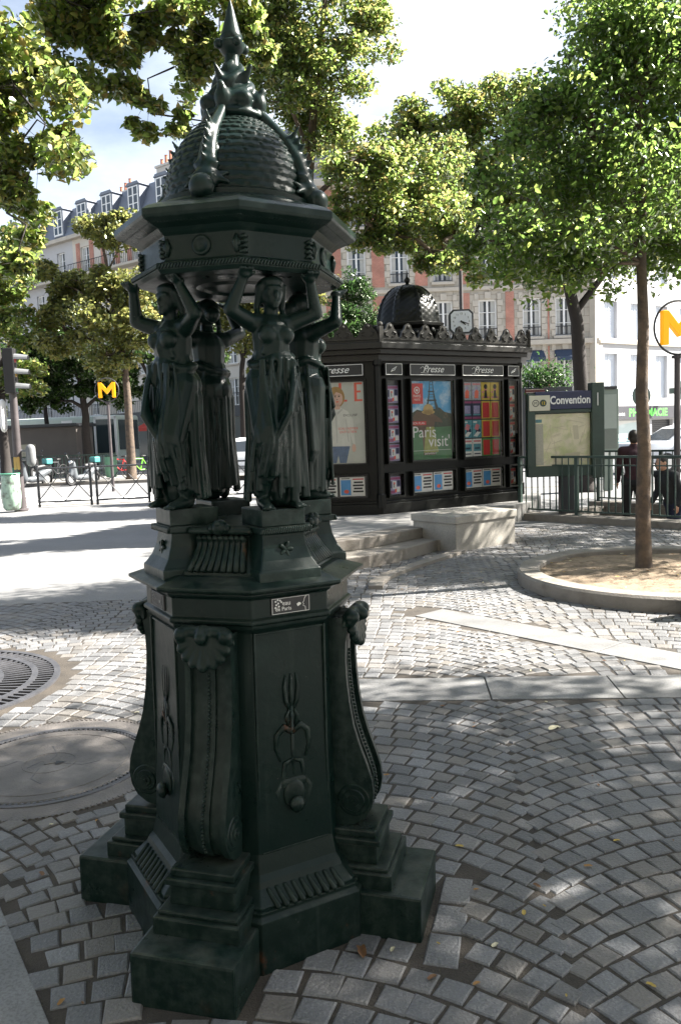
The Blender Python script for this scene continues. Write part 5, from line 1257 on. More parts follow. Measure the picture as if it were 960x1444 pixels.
# --- far left terrace of tall houses with slate mansards, running away from us
Pn = Vector((-14.0, 63.0, 0)); Ld = Vector((.79, -.61, 0)).normalized(); lrz = math.atan2(Ld.y, Ld.x)
def left_house(x0, x1, label, wallm, dormers=True, brickside=False):
    o = Pn + Ld * x0; r = empty('town_house', o, lrz, label, 'building'); W = x1 - x0
    n = max(2, int(W / 2.7)); xs_ = [W * (i + .5) / n for i in range(n)]
    ops = []; lev = [(4.2, 6.3), (7.4, 9.6), (10.6, 12.8), (13.7, 15.8), (16.9, 19.2)]
    for xx in xs_:
        for (a, c) in lev: ops.append((xx - .55, xx + .55, a, c))
    sh = [(.3 + i * (W - .6) / max(1, round(W / 4)), .1 + (i + 1) * (W - .6) / max(1, round(W / 4)), .3, 2.9) for i in range(max(1, round(W / 4)))]
    b = MB(); wall_open(b, 0, W, 0, 20.2, ops + sh, .3); b.b2((0, .42, 0), (W, 9, 20.1)); b.build('wall', wallm, r)
    b = MB()
    for z, h, d in ((3.9, .25, .25), (10.2, .2, .15), (16.5, .22, .75), (20.0, .35, .5)): b.b2((0, -d, z), (W - .01, .03, z + h))
    b.build('cornice', M['stone_plain'], r, bevel=.03)
    p = win_parts(1.1, 2.1, rail=False); p2 = win_parts(1.1, 2.3, rail=False)
    for xx in xs_:
        for k, (a, c) in enumerate(lev): put_window(p2 if k == 4 else p, r, xx, a)
        if brickside:
            b = MB(); b.b2((xx - 1.15, -.03, 16.75), (xx - .62, .02, 19.6)); b.b2((xx + .62, -.03, 16.75), (xx + 1.15, .02, 19.6)); b.build('brick_strip', M['brick'], r)
    b = MB(); 
    for z in (16.72, 4.15):
        b.b2((.1, -.72 if z > 10 else -.24, z + .95), (W - .1, -.68 if z > 10 else -.2, z + 1.0))
        m = int(W / .22)
        for i in range(m + 1): x = .1 + (W - .2) * i / m; b.b2((x - .012, -.71 if z > 10 else -.23, z), (x + .012, -.69 if z > 10 else -.21, z + .97))
    b.build('balcony_rail', M['black'], r)
    # mansard: steep slope, then flatter top
    b = MB(); y0 = -.1
    b.add([(0, y0, 20.35), (W, y0, 20.35), (W, .95, 23.2), (0, .95, 23.2), (W, 4.6, 24.0), (0, 4.6, 24.0), (W, 9, 23.2), (0, 9, 23.2), (0, 9, 20.3), (W, 9, 20.3)], [(0, 1, 2, 3), (3, 2, 4, 5), (5, 4, 6, 7), (0, 3, 5, 7, 8), (1, 9, 6, 4, 2)]); b.build('roof', M['zinc'], r)
    if dormers:
        for xx in xs_:
            b = MB(); b.b2((xx - .72, -.05, 20.6), (xx + .72, 1.2, 23.0)); b.xz([(xx - .82, 23.0), (xx + .82, 23.0), (xx + .6, 23.25), (xx - .6, 23.25)], -.12, 1.3); d = b.build('dormer', M['zinc'], r)
            b = MB(); b.b2((xx - .6, -.10, 20.7), (xx + .6, -.053, 22.9)); fr = b.build('dormer_frame', M['white'], d)
            b = MB()
            for s in (-1, 1):
                for q in range(3): b.b2((xx + s * .28 - .2, -.108, 20.85 + q * .68), (xx + s * .28 + .2, -.102, 21.45 + q * .68))
            b.build('pane', M['pane'], d)
    return r, xs_
def chimney(r, x0, x1, y, z0, z1):
    b = MB(); b.b2((x0, y, z0), (x1, y + .8, z1)); b.b2((x0 - .1, y - .1, z1), (x1 + .1, y + .9, z1 + .2)); c = b.build('chimney', M['cream'], r, bevel=.02)
    n = max(3, int((x1 - x0) / .5))
    for i in range(n):
        x = x0 + (x1 - x0) * (i + .5) / n; b = MB(); b.lathe([(.14, z1 + .2), (.11, z1 + .75 + .25 * (i % 3)), (.15, z1 + .8 + .25 * (i % 3))], 8, (x, y + .4)); b.build('chimney_pot', M['brick_plain'], c)
M['brick_plain'] = mat('terracotta', (.38, .15, .09), .8, .2, 6)
h1, _ = left_house(-38, -18.9, 'pale far house half hidden behind the leftmost tree', M['cream'])
h2, _ = left_house(-18.9, -8.9, 'white stone town house with balcony rail and grey mansard at left', M['render_white'])
h3, xs3 = left_house(-8.9, 4.0, 'town house with brick window strips, dormers and a tall chimney stack', M['cream'], True, True)
h4, _ = left_house(4.0, 19.5, 'town house rising behind the fountain with shop front below', M['cream'])
chimney(h3, 6.6, 10.8, 3.6, 22.8, 25.6); chimney(h3, 0.2, 2.6, 4.5, 23.0, 24.9); chimney(h1, 6, 9, 4, 23.0, 25.0)
for h_ in (h1, h2, h3, h4): h_.scale = (1, 1, .90)
b = MB(); b.v = []; b.lathe([(.5, 0), (.5, .12), (.32, .12), (.3, .0), (.001, .0)], 20, caps=False); b.v = [(2.0 + x, -.0 - z + .18, 22.0 + y * 1.3) for x, y, z in b.v]; b.build('oval_window', M['white'], h3)
# unseen houses added behind the viewer to dim sky light and reflections
HR = empty('town_house', (34, -17, 0), PI, 'long stone town house added unseen behind the viewer to dim sky light', 'building')
ops = [(2 + i * 3.4 - .6, 2 + i * 3.4 + .6, z, z + 2.2) for i in range(20) for z in (4.2, 7.4, 10.6, 13.8)]
b = MB(); wall_open(b, 0, 68, 0, 17.5, ops, .3); b.b2((0, .4, 0), (68, 9, 17.4)); b.build('wall', M['cream'], HR)
b = MB(); b.add([(0, -.2, 17.5), (68, -.2, 17.5), (68, 2, 21), (0, 2, 21), (68, 9, 21.5), (0, 9, 21.5)], [(0, 1, 2, 3), (3, 2, 4, 5)]); b.build('roof', M['zinc'], HR)
wpx = win_parts(1.2, 2.2, rail=False)
for (a, c, z0, z1) in ops[::3]: put_window(wpx, HR, (a + c) / 2, z0)
# shop fronts under the left houses
def shop(x0, x1, label, fascia, glass, words=None, wcol='navy', awn=None):
    o = Pn + Ld * x0; nrm = Vector((Ld.y, -Ld.x, 0)); r = empty('shop_front', o + nrm * .06, lrz, label, 'shop front'); W = x1 - x0
    b = MB(); b.b2((0, -.25, 3.0), (W - .1, -.005, 3.75)); f = b.build('fascia', fascia, r)
    b = MB(); b.b2((.1, -.06, .25), (W - .2, -.01, 2.98)); b.build('glass', glass, r)
    b = MB(); n = max(2, int(W / 1.6))
    for i in range(n + 1): x = (W - .1) * i / n; b.b2((x - .05, -.12, 0), (x + .05, -.065, 3.0))
    b.b2((0, -.12, 0), (W - .1, -.062, .3)); b.build('mullions', M['dgrey'], r)
    if words: b = MB(); b.text(words, .55, (W / 2, -.254, 3.18), (1, 0, 0), ext=.004, bold=.01); b.build('lettering', M[wcol], f)
    if awn:
        b = MB(); b.add([(.1, -.26, 3.0), (W - .2, -.26, 3.0), (W - .2, -1.5, 2.5), (.1, -1.5, 2.5), (.1, -1.5, 2.25), (W - .2, -1.5, 2.25)], [(0, 3, 2, 1), (3, 4, 5, 2)]); b.build('awning', awn, r)
    return r
pale = mat('pale_fascia', (.34, .37, .42), .5, .1, 2)
shop(-18.5, -12.2, 'shop front with a pale blue fascia behind the left street trees', pale, M['shop_glass'], 'BANQUE', 'navy')
shop(-12.1, -6.0, 'insurance shop front with pale fascia and dark letters at left', pale, M['shop_glass'], 'Matmut', 'navy')
shop(-5.9, -.6, 'dark shop front behind the white and green bus', M['dgrey'], M['shop_glass'])
shop(-.5, 4.0, 'shop front glowing red under a red awning beside the leftmost caryatid', M['black'], mat('red_shop_glass', (.20, .02, .015), .3, .3, 1.5), awn=mat('red_awning', (.40, .035, .02), .7, .1, 5))
shop(4.1, 12, 'dark shop front behind the parked white car', M['dgrey'], M['shop_glass'])
# grey site hut and iron railing across the street
c = at(62, 650, 40); HT = empty('site_hut', (c.x, c.y, 0), R_(-6), 'low grey brown hut wall with a pale poster across the street', 'hut')
b = MB(); b.b2((-1.9, 0, 0), (1.75, 2.0, 2.35)); b.build('wall', mat('hut_wall', (.13, .115, .105), .8, .15, 1.5), HT, bevel=.02)
b = MB(); b.b2((-2.05, -.25, 2.35), (1.9, 2.1, 2.5)); b.build('roof', M['dgrey'], HT, bevel=.02)
b = MB(); b.b2((-1.2, -.02, .75), (-.35, -.004, 1.55)); b.build('poster', mat('hut_poster', (.40, .37, .28), .6, .15, 5), HT)
a = gr(-10, 672, -.0); 
def longrail(a, bb, label):
    d = bb - a; Lr = d.length; F = frame(tuple(a), d); o_ = tuple(a); r = empty('iron_railing', o_, 0, label, 'railing')
    b = MB(F); b.box((Lr / 2, 0, 1.0), (Lr, .05, .05)); b.box((Lr / 2, 0, .12), (Lr, .04, .04)); b.build('rails', M['green'], r, org=o_)
    b = MB(F)
    for i in range(int(Lr / .16)): x = i * .16; b.box((x, 0, .55), (.03, .03, .9))
    bb2 = b.build('bars', M['green'], r, org=o_); return r
longrail(Vector((-22, 35.0, 0)), Vector((-9.6, 35.4, 0)), 'dark green iron railing across the street behind the scooters')
# ------------------------------------------------------------------ bus
c = at(122, 640, 44); BS = empty('city_bus', (c.x, c.y, 0), R_(-14), 'white and green city bus with big dark windscreen waiting beyond the trees', 'bus')
b = MB(); b.b2((-5.2, 0, .35), (1.9, 2.5, 2.95)); b.build('body', mat('bus_body', (.45, .52, .47), .35, .06, 2), BS, bevel=.14)
b = MB(); b.b2((-5.0, -.02, 1.25), (-1.3, .0, 2.5)); b.b2((-.7, -.02, .7), (.55, 0, 2.6)); b.build('side_windows', M['shop_glass'], BS)
b = MB(); b.b2((-1.35, -.03, 1.1), (-.72, -.001, 2.75)); b.b2((.58, -.05, .5), (.70, .0, 2.9)); b.b2((1.78, -.05, .5), (1.9, .0, 2.9)); b.b2((.58, -.05, 2.75), (1.9, 0, 2.9)); b.build('front_frame', M['white'], BS)
b = MB(); b.b2((.72, -.04, .95), (1.76, .0, 2.72)); b.b2((1.90, .2, 1.1), (1.93, 2.3, 2.7)); b.build('windscreen', M['shop_glass'], BS)
b = MB(); b.b2((-2.0, -.028, .75), (-1.36, -.02, 1.2)); b.b2((-1.9, -.04, 1.3), (-.75, -.024, 2.35)); pn = b.build('side_advert', mat('bus_advert', (.45, .47, .36), .5, .15, 3), BS)
b = MB(); b.text('06', .55, (-1.2, -.043, 1.5), (1, 0, 0), ext=.002); b.build('lettering', M['dgrey'], pn)
for x in (-4, .1):
    b = MB(); b.cyl((x, -.01, .48), (x, .28, .48), .48, n=20); wh = b.build('wheel', M['rubber'], BS); b = MB(); b.cyl((x, -.03, .48), (x, .0, .48), .25, n=14); b.build('rim', M['mgrey'], wh)
# ------------------------------------------------------------------ cars
def car(x, y, rz, label, paint, L_=4.3, H_=1.62):
    r = empty('parked_car', (x, y, -.12 if y < ROAD_Y1 else 0), rz, label, 'car')
    w2 = .86
    secs = [(-L_ / 2, .45, .72), (-L_ / 2 + .08, .36, .95), (-L_ / 2 + .9, .30, 1.02), (-.55, .28, 1.05), (.9, .28, 1.05), (L_ / 2 - .25, .30, 1.06), (L_ / 2 - .04, .38, .95), (L_ / 2, .48, .8)]
    b = MB(); vs = []; fs = []
    for (xx, za, zb) in secs:
        for (yy, z) in ((-w2 * .94, za), (-w2, (za + zb) / 2), (-w2 * .95, zb), (w2 * .95, zb), (w2, (za + zb) / 2), (w2 * .94, za)): vs.append((xx, yy, z))
    for i in range(len(secs) - 1):
        for k in range(6): k2 = (k + 1) % 6; fs.append((i * 6 + k, i * 6 + 6 + k, i * 6 + 6 + k2, i * 6 + k2))
    fs += [tuple(range(6)), tuple(len(vs) - 6 + i for i in range(6))[::-1]]
    b.add(vs, fs); b.build('body', paint, r, bevel=.03, smooth=45)
    b = MB(); cab = [(-1.15, 1.03), (-.45, H_ - .06), (-.1, H_), (1.1, H_), (1.75, H_ - .12), (2.02, 1.04)]; vs = []
    for s in (-1, 1):
        for xx, z in cab: vs.append((xx * L_ / 4.3, s * (w2 - .06 - .18 * (z - 1.03) / .6), z))
    n = len(cab); fs = [tuple(range(n))[::-1], tuple(range(n, 2 * n))] + [(k, (k + 1) % n, n + (k + 1) % n, n + k) for k in range(n)]
    b.add(vs, fs); b.build('cabin', paint, r, bevel=.03, smooth=45)
    b = MB()
    for s in (-1, 1):
        for poly in ([(-.85, 1.10), (-.38, H_ - .16), (.28, H_ - .12), (.28, 1.10)], [(.38, 1.10), (.38, H_ - .12), (1.08, H_ - .13), (1.45, 1.12)]):
            b.add([(xx * L_ / 4.3, s * (w2 - .045 - .18 * (z - 1.03) / .6), z) for xx, z in poly], [(0, 1, 2, 3)])
    b.add([(-1.10, -.68, 1.08), (-1.10, .68, 1.08), (-.52, .56, H_ - .10), (-.52, -.56, H_ - .10)], [(0, 1, 2, 3)]); b.add([(2.04, -.66, 1.10), (2.04, .66, 1.10), (1.80, .55, H_ - .2), (1.80, -.55, H_ - .2)], [(0, 1, 2, 3)])
    b.build('windows', M['pane'], r)
    for xx in (-L_ * .31, L_ * .31):
        for s in (-1, 1):
            b = MB(); b.cyl((xx, s * (w2 - .2), .32), (xx, s * (w2 + .01), .32), .32, n=20); wh = b.build('wheel', M['rubber'], r); b = MB(); b.cyl((xx, s * (w2 - .02), .32), (xx, s * (w2 + .02), .32), .2, n=12); b.build('rim', M['chrome'], wh)
    for s in (-1, 1):
        b = MB(); b.sph((-L_ / 2 + .12, s * .62, .78), (.12, .17, .09), 10, 8); b.build('headlight', M['chrome'], r)
        b = MB(); b.sph((L_ / 2 - .08, s * .66, .88), (.08, .12, .12), 10, 8); b.build('tail_light', M['red'], r)
        b = MB(); b.sph((-.72, s * (w2 + .08), 1.08), (.07, .1, .07), 8, 6); b.build('mirror', paint, r)
    b = MB(); b.b2((-L_ * .28, -w2 - .012, .42), (L_ * .30, -w2 + .02, .56)); b.b2((-L_ * .28, w2 - .02, .42), (L_ * .30, w2 + .012, .56)); b.build('side_trim', M['mgrey'], r)
    return r
wp_ = mat('white_car_paint', (.72, .73, .74), .25, .04, 2)
c = gr(338, 676, -.12); car(c.x + .2, c.y, R_(6), 'white car in the street seen between the caryatids', wp_)
c = at(945, 640, 27.0); car(c.x + .5, c.y, R_(12), 'pale car half hidden beyond the stair railing at right', mat('silver_car_paint', (.55, .58, .62), .25, .05, 2), 4.1, 1.5)
# ------------------------------------------------------------------ scooters and bicycles
def scooter(x, y, rz, label, paint, group=None, box=None, cat='scooter'):
    r = empty('scooter', (x, y, -.12 if y < ROAD_Y1 else 0), rz, label, cat, group)
    for xx in (-.62, .62):
        b = MB(); b.tube([(xx + .22 * math.cos(2 * PI * i / 20), 0, .27 + .22 * math.sin(2 * PI * i / 20)) for i in range(20)], .05, 8, closed=True); w_ = b.build('wheel', M['rubber'], r, smooth='all')
        b = MB(); b.cyl((xx, -.03, .27), (xx, .03, .27), .15, n=12); b.build('rim', M['mgrey'], w_)
    b = MB(); b.capsule((.28, 0, .45), (.75, 0, .62), .17, .12, 12); b.capsule((-.2, 0, .30), (.35, 0, .32), .12, .14, 10); b.capsule((-.42, 0, .35), (-.50, 0, .85), .14, .13, 10); b.capsule((-.62, 0, .45), (-.55, 0, .60), .09, .1, 8)
    obj('body', blob_mesh(b, .03, 'body', paint, 1), r)
    b = MB(); b.capsule((.15, 0, .74), (.68, 0, .80), .10, .09, 10); b.build('seat', M['black'], r, smooth='all')
    b = MB(); b.tube([(-.62, 0, .30), (-.48, 0, .85), (-.42, 0, 1.02)], .025, 8); b.cyl((-.42, -.32, 1.05), (-.42, .32, 1.05), .02); b.build('handlebar', M['dgrey'], r)
    b = MB(); b.sph((-.60, 0, .92), (.06, .09, .08), 10, 8); b.build('headlight', M['chrome'], r)
    for s in (-1, 1):
        b = MB(); b.cyl((-.42, s * .26, 1.05), (-.46, s * .34, 1.22), .008, n=6); b.sph((-.46, s * .35, 1.25), (.02, .07, .045), 8, 6); b.build('mirror', M['dgrey'], r)
    if box: b = MB(); b.b2((.55, -.15, .86), (.85, .15, 1.08)); b.build('top_box', box, r, bevel=.04)
    return r
scgrey = mat('scooter_grey', (.09, .10, .11), .4, .1, 5)
turq = mat('turquoise_paint', (.06, .24, .23), .4, .1, 5)
for px, py, rz, lab, pt in ((49, 687, 60, 'turquoise topped scooter next to the traffic light', turq), (62, 680, 75, 'dark motorbike just right of the turquoise topped scooter', M['black']), (118, 684, 62, 'turquoise and white scooter parked alone across the street', turq)):
    c = gr(px, py, -.12); scooter(c.x, c.y, R_(rz), lab, scgrey if pt is turq else pt, None, turq if pt is turq else None)
c = at(858, 640, 24); scooter(c.x, c.y, R_(20), 'white scooter parked beyond the stair railing', M['white'])
def bicycle(x, y, rz, label, col, group=None):
    r = empty('bicycle', (x, y, 0), rz, label, 'bicycle', group)
    for xx in (-.5, .5):
        b = MB(); b.tube([(xx + .33 * math.cos(2 * PI * i / 24), 0, .34 + .33 * math.sin(2 * PI * i / 24)) for i in range(24)], .02, 6, closed=True)
        for i in range(8): a = PI * i / 8; b.cyl((xx - .32 * math.cos(a), 0, .34 - .32 * math.sin(a)), (xx + .32 * math.cos(a), 0, .34 + .32 * math.sin(a)), .004, n=4)
        b.build('wheel', M['rubber'], r)
    b = MB(); 
    for p, q in (((.5, .34), (.08, .32)), ((.08, .32), (.22, .82)), ((.22, .78), (-.34, .80)), ((.08, .32), (-.32, .70)), ((.5, .34), (.22, .75)), ((-.5, .34), (-.34, .88))): b.cyl((p[0], 0, p[1]), (q[0], 0, q[1]), .022, n=8)
    b.build('bicycle_frame', col, r)
    b = MB(); b.sph((.24, 0, .90), (.14, .07, .04), 10, 8); b.build('saddle', M['black'], r)
    b = MB(); b.tube([(-.28, -.28, .98), (-.36, -.1, .98), (-.36, .1, .98), (-.28, .28, .98)], .015, 6); b.cyl((-.34, 0, .86), (-.36, 0, .98), .016); b.build('handlebar', M['dgrey'], r)
    return r
for i, (px, lab, col) in enumerate(((168, 'red bicycle leaning left of the street tree trunk', M['red']), (196, 'bright green bicycle right of the street tree trunk', mat('lime_paint', (.2, .6, .05), .4, .1, 5)), (78, 'dark bicycle with a fat tyre between the parked two wheelers', M['dgrey']))):
    c = at(px, 660, 34 if i < 2 else 33); bicycle(c.x, c.y, R_(20 + 25 * i), lab, col)
# small bin across the street
c = at(157, 660, 33); LB = empty('street_bin', (c.x, c.y, 0), 0, 'small green bin bag holder under the far M sign', 'bin')
b = MB(); b.lathe([(.2, .1), (.25, .3), (.25, .95)], 14); b.build('bag', mat('bin_bag_far', (.12, .25, .16), .5, .2, 5), LB, smooth=40); b = MB(); b.lathe([(.26, .93), (.28, .96), (.26, 1.0)], 14); b.build('lid', M['green'], LB)
# slim post and round sign on the right
c = at(903, 600, 26); RS = empty('round_road_sign', (c.x, c.y, 0), R_(15), 'back of a dark green round road sign before the chemist', 'road sign')
b = MB(); b.cyl((0, 0, 0), (0, 0, 2.6), .035, n=8); b.build('post', M['dgrey'], RS)
b = MB(); b.cyl((0, -.04, 2.35), (0, -.02, 2.35), .33, n=24); b.build('disc', M['green'], RS)
# ------------------------------------------------------------------ people on the stairs
def person(x, y, z, rz, label, H, top, trousers, hair, lean=0.0, armfwd=.15, stride=.18):
    r = empty('person', (x, y, z), rz, label, 'person'); k = H / 1.75
    def P(px, py, pz):
        if pz > .9: py = py - math.sin(lean) * (pz - .9); pz = .9 + math.cos(lean) * (pz - .9)
        return Vector((px * k, py * k, pz * k))
    J = dict(hipL=P(.09, 0, .92), hipR=P(-.09, 0, .92), knL=P(.10, -stride * .6, .5), knR=P(-.10, stride * .2, .5), anL=P(.10, -stride * .7, .08), anR=P(-.10, stride, .10),
             w=P(0, 0, 1.02), ch=P(0, -.01, 1.32), nk=P(0, -.005, 1.48), hd=P(0, -.03, 1.63), shL=P(.18, 0, 1.42), shR=P(-.18, 0, 1.42), elL=P(.25, -.02, 1.14), elR=P(-.25, -.04, 1.14), waL=P(.24, -armfwd, .92), waR=P(-.24, -armfwd * 1.6, .95))
    def limbs(b, parts, e=0.0):
        for p, q, r0_, r1_ in parts: b.capsule(J[p], J[q], (r0_ + e) * k, (r1_ + e) * k, 12)
    torso = [('w', 'ch', .125, .15), ('ch', 'nk', .12, .065), ('shL', 'shR', .07, .07), ('hipL', 'hipR', .11, .11), ('w', 'hipL', .12, .10), ('w', 'hipR', .12, .10)]
    arms = [('shL', 'elL', .055, .043), ('elL', 'waL', .043, .03), ('shR', 'elR', .055, .043), ('elR', 'waR', .043, .03)]
    legs = [('hipL', 'knL', .088, .058), ('knL', 'anL', .056, .038), ('hipR', 'knR', .088, .058), ('knR', 'anR', .056, .038)]
    b = MB(); limbs(b, torso + arms + legs); b.capsule(J['nk'], J['hd'], .055 * k, .06 * k); hd = J['hd']; b.sph(hd + Vector((0, 0, .02 * k)), (.078 * k, .095 * k, .11 * k)); b.sph(hd + Vector((0, -.03, -.05)) * k, (.055 * k, .06 * k, .06 * k)); b.sph(hd + Vector((0, -.098, -.005)) * k, (.014 * k, .018 * k, .02 * k))
    for s in (-1, 1):
        b.sph(hd + Vector((s * .08, .01, 0)) * k, (.012 * k, .025 * k, .033 * k)); b.sph(hd + Vector((s * .03, -.082, .02)) * k, (.014 * k, .01 * k, .008 * k))
        wa = J['waL' if s > 0 else 'waR']; b.sph(wa + Vector((0, -.02, -.06)) * k, (.022 * k, .04 * k, .05 * k))
        for f in range(4): b.capsule(wa + Vector((s * .005, -.05 + f * .02, -.09)) * k, wa + Vector((-s * .01, -.055 + f * .02, -.155 + .006 * abs(f - 1))) * k, .010 * k, .008 * k, 6)
        b.capsule(wa + Vector((0, -.05, -.05)) * k, wa + Vector((-s * .02, -.08, -.10)) * k, .012 * k, .009 * k, 6)
    b.sph(hd + Vector((0, -.088, -.055)) * k, (.025 * k, .012 * k, .008 * k))
    obj('body', blob_mesh(b, .012, 'body', M['skin'], 1), r)
    b = MB(); limbs(b, torso[:3] + [('shL', 'elL', .055, .045), ('elL', 'waL', .045, .035), ('shR', 'elR', .055, .045), ('elR', 'waR', .045, .035), ('w', 'hipL', .125, .10), ('w', 'hipR', .125, .10)], .014); obj('jacket', blob_mesh(b, .013, 'jacket', top, 2), r)
    b = MB(); limbs(b, legs + [('hipL', 'hipR', .11, .11)], .013); obj('trousers', blob_mesh(b, .013, 'trousers', trousers, 2), r)
    b = MB(); b.sph(hd + Vector((0, .015, .045)) * k, (.088 * k, .10 * k, .10 * k)); b.sph(hd + Vector((0, .05, -.01)) * k, (.075 * k, .06 * k, .08 * k)); obj('hair', blob_mesh(b, .012, 'hair', hair, 1), r)
    for s, a in ((1, 'anL'), (-1, 'anR')): 
        b = MB(); b.capsule(J[a] + Vector((0, .03, -.035)) * k, J[a] + Vector((0, -.14, -.045)) * k, .045 * k, .035 * k); b.build('shoe', M['black'], r, smooth='all')
    return r
def stair_z(p):                                     # level of the tread under p
    t = (p - well[0]).dot(RD) - .05; return -.17 * (max(0, int(t / .3)) + 1)
maroon = mat('maroon_cloth', (.045, .018, .026), .85, .2, 20); darkc = mat('dark_cloth', (.015, .016, .02), .85, .2, 20)
p = at(893, 640, 13.4); p.z = stair_z(Vector((p.x, p.y, 0)))
person(p.x, p.y, 1.5 - (608 - 597) / 1150 * 13.4 - 1.72, R_(170), 'person with dark hair in a dark maroon top half hidden by the right tree trunk', 1.72, maroon, darkc, M['hair'])
p = at(951, 650, 12.75)
person(p.x, p.y, 1.5 - (641 - 594) / 1150 * 12.75 - 1.62, R_(-70), 'person in dark clothes stooping at the right edge behind the railing', 1.66, darkc, mat('navy_cloth', (.012, .016, .04), .85, .2, 20), M['hair'], .35)
# bag on the ground at the right edge
c = gr(957, 872); BG = empty('travel_bag', (c.x + .24, c.y + .05, 0), R_(20), 'dark bag standing on the paving at the right edge by the round kerb', 'bag')
b = MB(); b.capsule((-.12, 0, .14), (.14, 0, .14), .14, .14, 14); b.capsule((-.1, 0, .30), (.12, 0, .30), .11, .11, 14); obj('bag_body', blob_mesh(b, .014, 'bag_body', mat('bag_cloth', (.02, .022, .035), .8, .2, 20), 2), BG)
b = MB(); b.tube([(-.1, -.06, .38), (-.06, -.06, .50), (.08, -.06, .50), (.12, -.06, .38)], .012, 8); b.build('handle', M['black'], BG, smooth='all')
b = MB(); b.b2((-.10, -.16, .08), (.12, -.13, .24)); b.build('pocket', M['black'], BG, bevel=.02); BG.scale = (.8, .8, .8)
# ------------------------------------------------------------------ trees
LF = {
 'plane': leaf_mat('leaf_sunny', [(.05, .085, .022), (.075, .12, .03), (.105, .145, .038), (.145, .165, .05), (.16, .13, .05)], .66),
 'green': leaf_mat('leaf_green', [(.040, .082, .018), (.062, .108, .025), (.082, .13, .031), (.112, .146, .038)], .64),
 'olive': leaf_mat('leaf_olive', [(.08, .10, .03), (.115, .132, .04), (.145, .155, .05), (.165, .15, .055)], .52),
 'dark': leaf_mat('leaf_dark', [(.014, .034, .010), (.022, .05, .013), (.032, .062, .016), (.045, .075, .02)], .35),
 'conifer': leaf_mat('leaf_feathery', [(.018, .05, .016), (.03, .07, .02), (.045, .09, .024)], .35),
}
def BP(px, py, Y, rpx): c = at(px, py, Y); return (c.x, c.y, c.z, rpx / FPX * Y)
def leaves(name, mats, pts, size, parent=None, org=(0, 0, 0), droop=.35, aspect=.62, rng=RNG):
    n = len(pts); pts = np.asarray(pts, float) - np.array(org)
    d = rng.normal(size=(n, 3)); d[:, 2] = d[:, 2] * .6 - droop; d /= np.linalg.norm(d, axis=1)[:, None]          # leaf axis
    up = rng.normal(size=(n, 3)) * .75; up[:, 2] += .75; s = np.cross(d, up); s /= (np.linalg.norm(s, axis=1)[:, None] + 1e-9); nn = np.cross(s, d)
    L = size * rng.uniform(.5, 1.35, n)[:, None]; W = L * aspect
    prof = [(0, 0, 0), (.28, .44, .06), (.62, .36, .05), (1, 0, -.08), (.62, -.36, .05), (.28, -.44, .06)]
    V = np.stack([pts + d * L * (a - .3) + s * W * b + nn * L * c for a, b, c in prof], 1).reshape(-1, 3)
    me = bpy.data.meshes.new(name); me.vertices.add(n * 6); me.vertices.foreach_set('co', V.ravel())
    idx = np.arange(n * 6).reshape(n, 6); q = np.stack([idx[:, [0, 1, 2, 3]], idx[:, [0, 3, 4, 5]]], 1).reshape(-1)
    me.loops.add(n * 8); me.loops.foreach_set('vertex_index', q.astype(np.int32)); me.polygons.add(n * 2)
    me.polygons.foreach_set('loop_start', np.arange(0, n * 8, 4, dtype=np.int32)); me.polygons.foreach_set('loop_total', np.full(n * 2, 4, np.int32))
    me.materials.append(mats); me.update(calc_edges=True); me.validate()
    return obj(name, me, parent)
